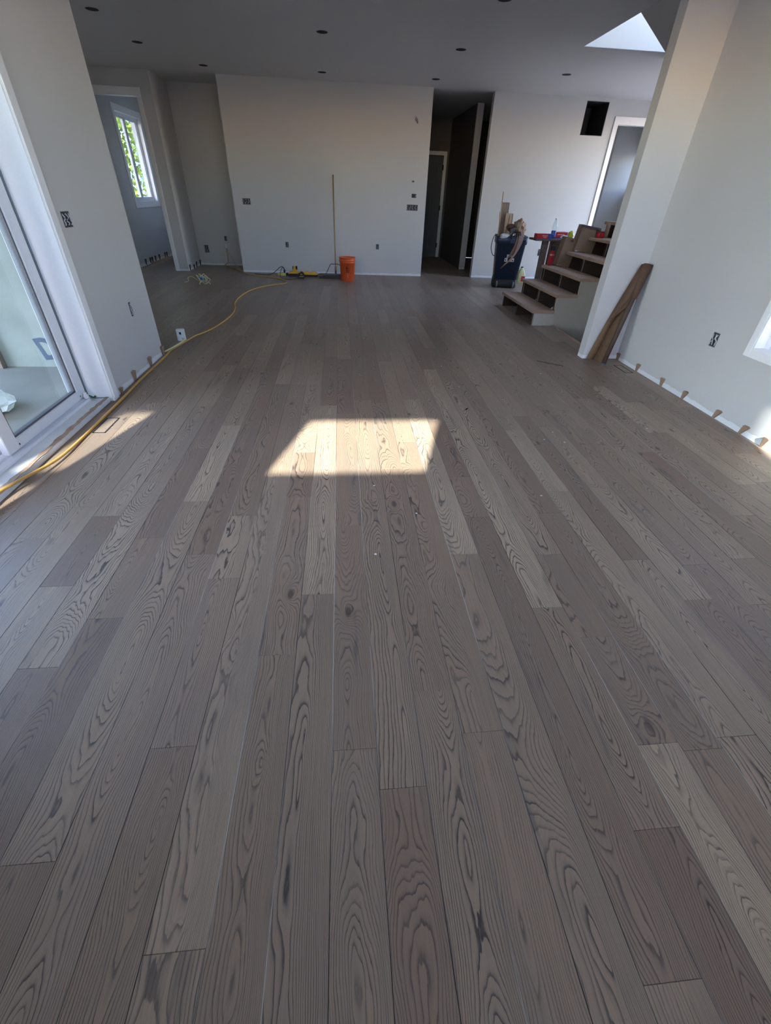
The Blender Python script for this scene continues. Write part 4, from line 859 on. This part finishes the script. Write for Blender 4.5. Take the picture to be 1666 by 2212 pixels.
bm = bmesh.new(); blob(bm, (3.235, 7.14, .895), .04, 1.6, .6, .6, 22, .4, 2); tag(link('crumpled_tissue', bm, M['white']), 'crumpled white tissue between the red carton and the lime tool', 'tissue')
tag(link('scrap_board', B(3.655, 3.69, 6.80, 6.86, RS * 5, RS * 5 + .17, bev=.002), M['tread']), 'upright board scrap against the top step', 'offcut')
# ------------------------------------------------------------------ kraft paper roll leaning in the corner
kr_ = thing('paper_roll', 'brown kraft paper roll leaning in the corner of the wing wall, partly unrolled', 'paper roll', (0, 0, 0))
base_ = Vector((2.592, 4.160, .0)); top_ = Vector((2.812, 4.318, .875))
bm = bmesh.new(); tube(bm, [base_ + Vector((0, 0, .012)), top_ + Vector((.0, 0, -.01))], .022, 18, 1); link('rolled_core', bm, M['kraftcore'], kr_, True)
bm = bmesh.new(); P0 = base_ + Vector((0, 0, .004)); P1 = P0 + (top_ - base_) * .004
tube(bm, [P0, P0 + (top_ - base_) * .012], .0265, 18, 1); link('core_end', bm, M['greybox'], kr_)
n = 22; A_, B_ = [], []
for i in range(n + 1):
    f = i / n; axis_ = base_.lerp(top_, f)
    left_ = Vector((2.505, 4.355, .0)).lerp(Vector((2.765, 4.35, .87)), f) + Vector((-.012 * math.sin(math.pi * f), 0, 0))
    A_.append(left_); B_.append(axis_ + Vector((.006, .024 + .02 * (1 - f), 0)))
bm = bmesh.new()
mid = [a.lerp(b_, .5) + Vector((.02 * (1 - i / n), .045 * (1 - i / n), 0)) for i, (a, b_) in enumerate(zip(A_, B_))]
strip(bm, A_, mid, .0015); strip(bm, mid, B_, .0015); link('unrolled_sheet', bm, M['kraftback'], kr_, True)
# outer wrap: covers the roll in the upper half, its free edge cutting diagonally down to the left
A2, B2 = [], []
for i in range(n + 1):
    f = .42 + .58 * i / n; axis_ = base_.lerp(top_, f); lf2 = Vector((2.505, 4.352, .0)).lerp(Vector((2.765, 4.345, .87)), f) + Vector((-.012 * math.sin(math.pi * f) - .003, -.004, 0))
    g = max(0., min(1., (f - .42) / .28)); g = g ** .9
    rt_ = axis_ + Vector((.012, -.032, .0))
    A2.append(lf2); B2.append(lf2.lerp(rt_, max(.02, g)))
bm = bmesh.new(); md2 = [a.lerp(b_, .5) + Vector((0, -.018 * (i / n) ** .5, 0)) for i, (a, b_) in enumerate(zip(A2, B2))]
strip(bm, A2, md2, .0015); strip(bm, md2, B2, .0015); link('outer_wrap', bm, M['kraft'], kr_, True)
bm = bmesh.new(); tube(bm, [base_.lerp(top_, .68) + Vector((0, 0, 0)), base_.lerp(top_, .995)], .034, 16, 1, rs=(.030, .042)); link('upper_wrap', bm, M['kraft'], kr_, True)
# ------------------------------------------------------------------ small litter on the floor
def crumb(label, x_, y_, r_, mat, nm, cat, sx=1., rz=0., grp=None):
    bm = bmesh.new(); blob(bm, (0, 0, r_ * .4), r_, sx, 1, .45, int(abs(x_ * 1000)), .5, 1); o = link(nm, bm, M[mat]); o.location = (x_, y_, 0); o.rotation_euler = (0, 0, rz); return tag(o, label, cat, grp)
for x_, y_, d_ in [(1.841, 3.896, 'left of the right floor vent'), (1.453, 2.664, 'right of the sun patch, largest of a trio'), (1.349, 2.556, 'right of the sun patch, left of a trio'), (1.474, 2.512, 'right of the sun patch, nearest of a trio'), (2.186, 2.711, 'toward the right wall shims'), (1.067, 1.884, 'below and right of the sun patch'),
        (.93, 4.1, 'farther up the floor, past the wood chip'), (.98, 3.55, 'just past the wood chip'), (.12, 1.45, 'in the middle below the sun patch'), (.35, 1.75, 'below the right side of the sun patch'), (.15, 2.02, 'just under the sun patch edge')]:
    crumb('tiny white crumb on the floor ' + d_, x_, y_, .0045, 'spot', 'compound_crumb', 'debris', 1.3, 0, 'white crumbs on the floor')
crumb('small dark wood chip lying in the middle of the floor', .931, 3.075, .006, 'dark', 'wood_chip', 'debris', 4., .9)
bm = bmesh.new(); tube(bm, [(1.947, 4.278, .003), (2.05, 4.20, .003), (2.16, 4.118, .003)], .0028, 6, 4); tag(link('thin_splinter', bm, M['darkwire']), 'thin dark curved splinter on the floor left of the wing wall', 'debris')
# green sprig and white stopper on the sill
sg = thing('green_sprig', 'dark green sprig lying on the patio door sill corner', 'sprig', (-1.80, 3.20, .0345))
bm = bmesh.new(); tube(bm, [(.055, 0.022, .004), (-.01, .012, .006), (-.06, .0, .012)], .0022, 6, 4); link('stem', bm, M['green'], sg)
for i, (a, l_) in enumerate([(2.6, .05), (3.5, .045), (1.9, .03), (3.0, .06), (4.2, .03)]):
    bm = bmesh.new(); d = Vector((math.cos(a), math.sin(a), .25)); p_ = Vector((-.04 + .006 * i, .002, .01)); s_ = Vector((-d.y, d.x, 0)) * .010
    strip(bm, [p_, p_ + d * l_ * .5 + s_, p_ + d * l_], [p_, p_ + d * l_ * .5 - s_, p_ + d * l_ + Vector((.001, 0, 0))], .0012); link('leaf', bm, M['green'], sg)
bm = bmesh.new(); lathe(bm, [(.016, 0), (.019, .012), (.017, .026), (.010, .030), (.012, .040), (.008, .046)], (-1.868, 3.17, .053), 16); tag(link('white_stopper', bm, M['white'], smooth=True), 'white plastic stopper at the corner of the patio door track', 'stopper')
# ------------------------------------------------------------------ outside
struct('floor_patio', boxes((-7.0, -2.03, -3.0, 4.12, -.13, -.03)), M['slab'])
dm = bmesh.new(); s_ = .0
outer = [(-2.683, .21), (-2.62, .222), (-2.575, .215), (-2.545, .19), (-2.528, .15), (-2.527, .10), (-2.545, .06), (-2.575, .035), (-2.638, .03)]
inner = [(-2.640, .182), (-2.608, .185), (-2.582, .175), (-2.565, .15), (-2.560, .12), (-2.566, .09), (-2.582, .075), (-2.600, .070), (-2.612, .078)]
vo_ = [[dm.verts.new((p[0], y_, p[1])) for p in pts_] for pts_ in (outer, inner) for y_ in (4.1175, 4.1195)]
n = len(outer)
for k in range(n):
    k2 = (k + 1) % n
    dm.faces.new((vo_[0][k], vo_[0][k2], vo_[2][k2], vo_[2][k])); dm.faces.new((vo_[1][k], vo_[1][k2], vo_[3][k2], vo_[3][k]))
    dm.faces.new((vo_[0][k], vo_[0][k2], vo_[1][k2], vo_[1][k])); dm.faces.new((vo_[2][k], vo_[2][k2], vo_[3][k2], vo_[3][k]))
tag(link('letter_d', dm, M['dblue']), 'faded blue letter D painted low on the patio concrete wall', 'letter')
tag(link('dark_door_slab', B(-3.55, -2.985, 4.06, 4.118, -.03, 2.1, bev=.004), M['oldwood']), 'dark board standing against the patio concrete wall', 'board')
bm = bmesh.new(); blob(bm, (-2.52, 3.10, .03), .13, 1.0, 1.5, .55, 31, .35, 3)
for v in bm.verts: v.co.z = max(v.co.z, -.029)
tag(link('white_sack', bm, M['sack']), 'crumpled white sack lying on the patio slab', 'sack')
g = struct('floor_lawn', boxes((-60, -7.0, -60, 60, -.3, -.12), (-7.0, 40, 13.4, 60, -.3, -.12), (-7, 40, -60, -3.0, -.3, -.12), (6.2, 40, -3, 13.4, -.3, -.12), (-7, -4.15, 4.12, 13.4, -.3, -.12), (3.02, 6.58, -3.0, 4.37, -.3, -.12)), M['grass'])
struct('floor_bounce_ground', boxes((6.25, 26, 5.0, 13.4, -.12, -.08)), M['bounceground'])  # unseen pale ground, added to bounce light up through the entry window
def tree(label, x_, y_, h_, rad_, seed, n_=2600):
    q_ = random.Random(seed); t_ = thing('tree', label, 'tree', (x_, y_, -.12), 0, 'trees outside the house')
    bm = bmesh.new(); tube(bm, [(0, 0, 0), (.05, .05, h_ * .3), (-.05, 0, h_ * .6), (.05, .03, h_ * .9)], .12, 8, 4, rs=(.14, .04)); 
    for k in range(5):
        a = q_.uniform(0, 6.28); z_ = h_ * q_.uniform(.3, .7); tube(bm, [(0, 0, z_), (math.cos(a) * rad_ * .4, math.sin(a) * rad_ * .4, z_ + .4), (math.cos(a) * rad_ * .7, math.sin(a) * rad_ * .7, z_ + 1.)], .03, 6, 3, rs=(.05, .015))
    link('trunk', bm, M['bark'], t_)
    bm = bmesh.new()
    for _ in range(n_):
        u = Vector((q_.gauss(0, 1), q_.gauss(0, 1), q_.gauss(0, 1))).normalized() * (q_.random() ** .4); p_ = Vector((u.x * rad_, u.y * rad_, h_ * .58 + u.z * h_ * .47))
        a = Vector((q_.gauss(0, 1), q_.gauss(0, 1), q_.gauss(0, 1))).normalized() * .085; b2 = a.orthogonal().normalized() * .045
        bm.faces.new([bm.verts.new(p_ + a), bm.verts.new(p_ + b2), bm.verts.new(p_ - a), bm.verts.new(p_ - b2)])
    o = link('foliage', bm, M['leaf'], t_); o['kind'] = 'stuff'
nh = thing('neighbour_house', 'pale blue sided house beyond the trees, seen through the bathroom window', 'building', (-13, 24, -.12))
bm = bmesh.new()
for i in range(28): prism(bm, [(-6, i * .18), (6, i * .18), (6, i * .18 + .175), (-6, i * .18 + .175)], 1, -4 - .02, 4)
bm2 = bmesh.new(); prism(bm2, [(-4.4, 5.0), (4.4, 5.0), (0, 7.2)], 0, -6.3, 6.3)
o = link('siding', bm, M['siding'], nh); o['kind'] = 'stuff'; link('roof', bm2, M['bark'], nh)
tree('yellow green leafy tree seen through the bathroom window', -6.3, 16.2, 4.6, 1.0, 1)
tree('leafy tree beside the first outside the bathroom window', -9.2, 18.6, 3.2, 1.2, 2)
tree('broad leafy tree far outside past the patio', -11.5, 1.0, 5.0, 1.8, 3)
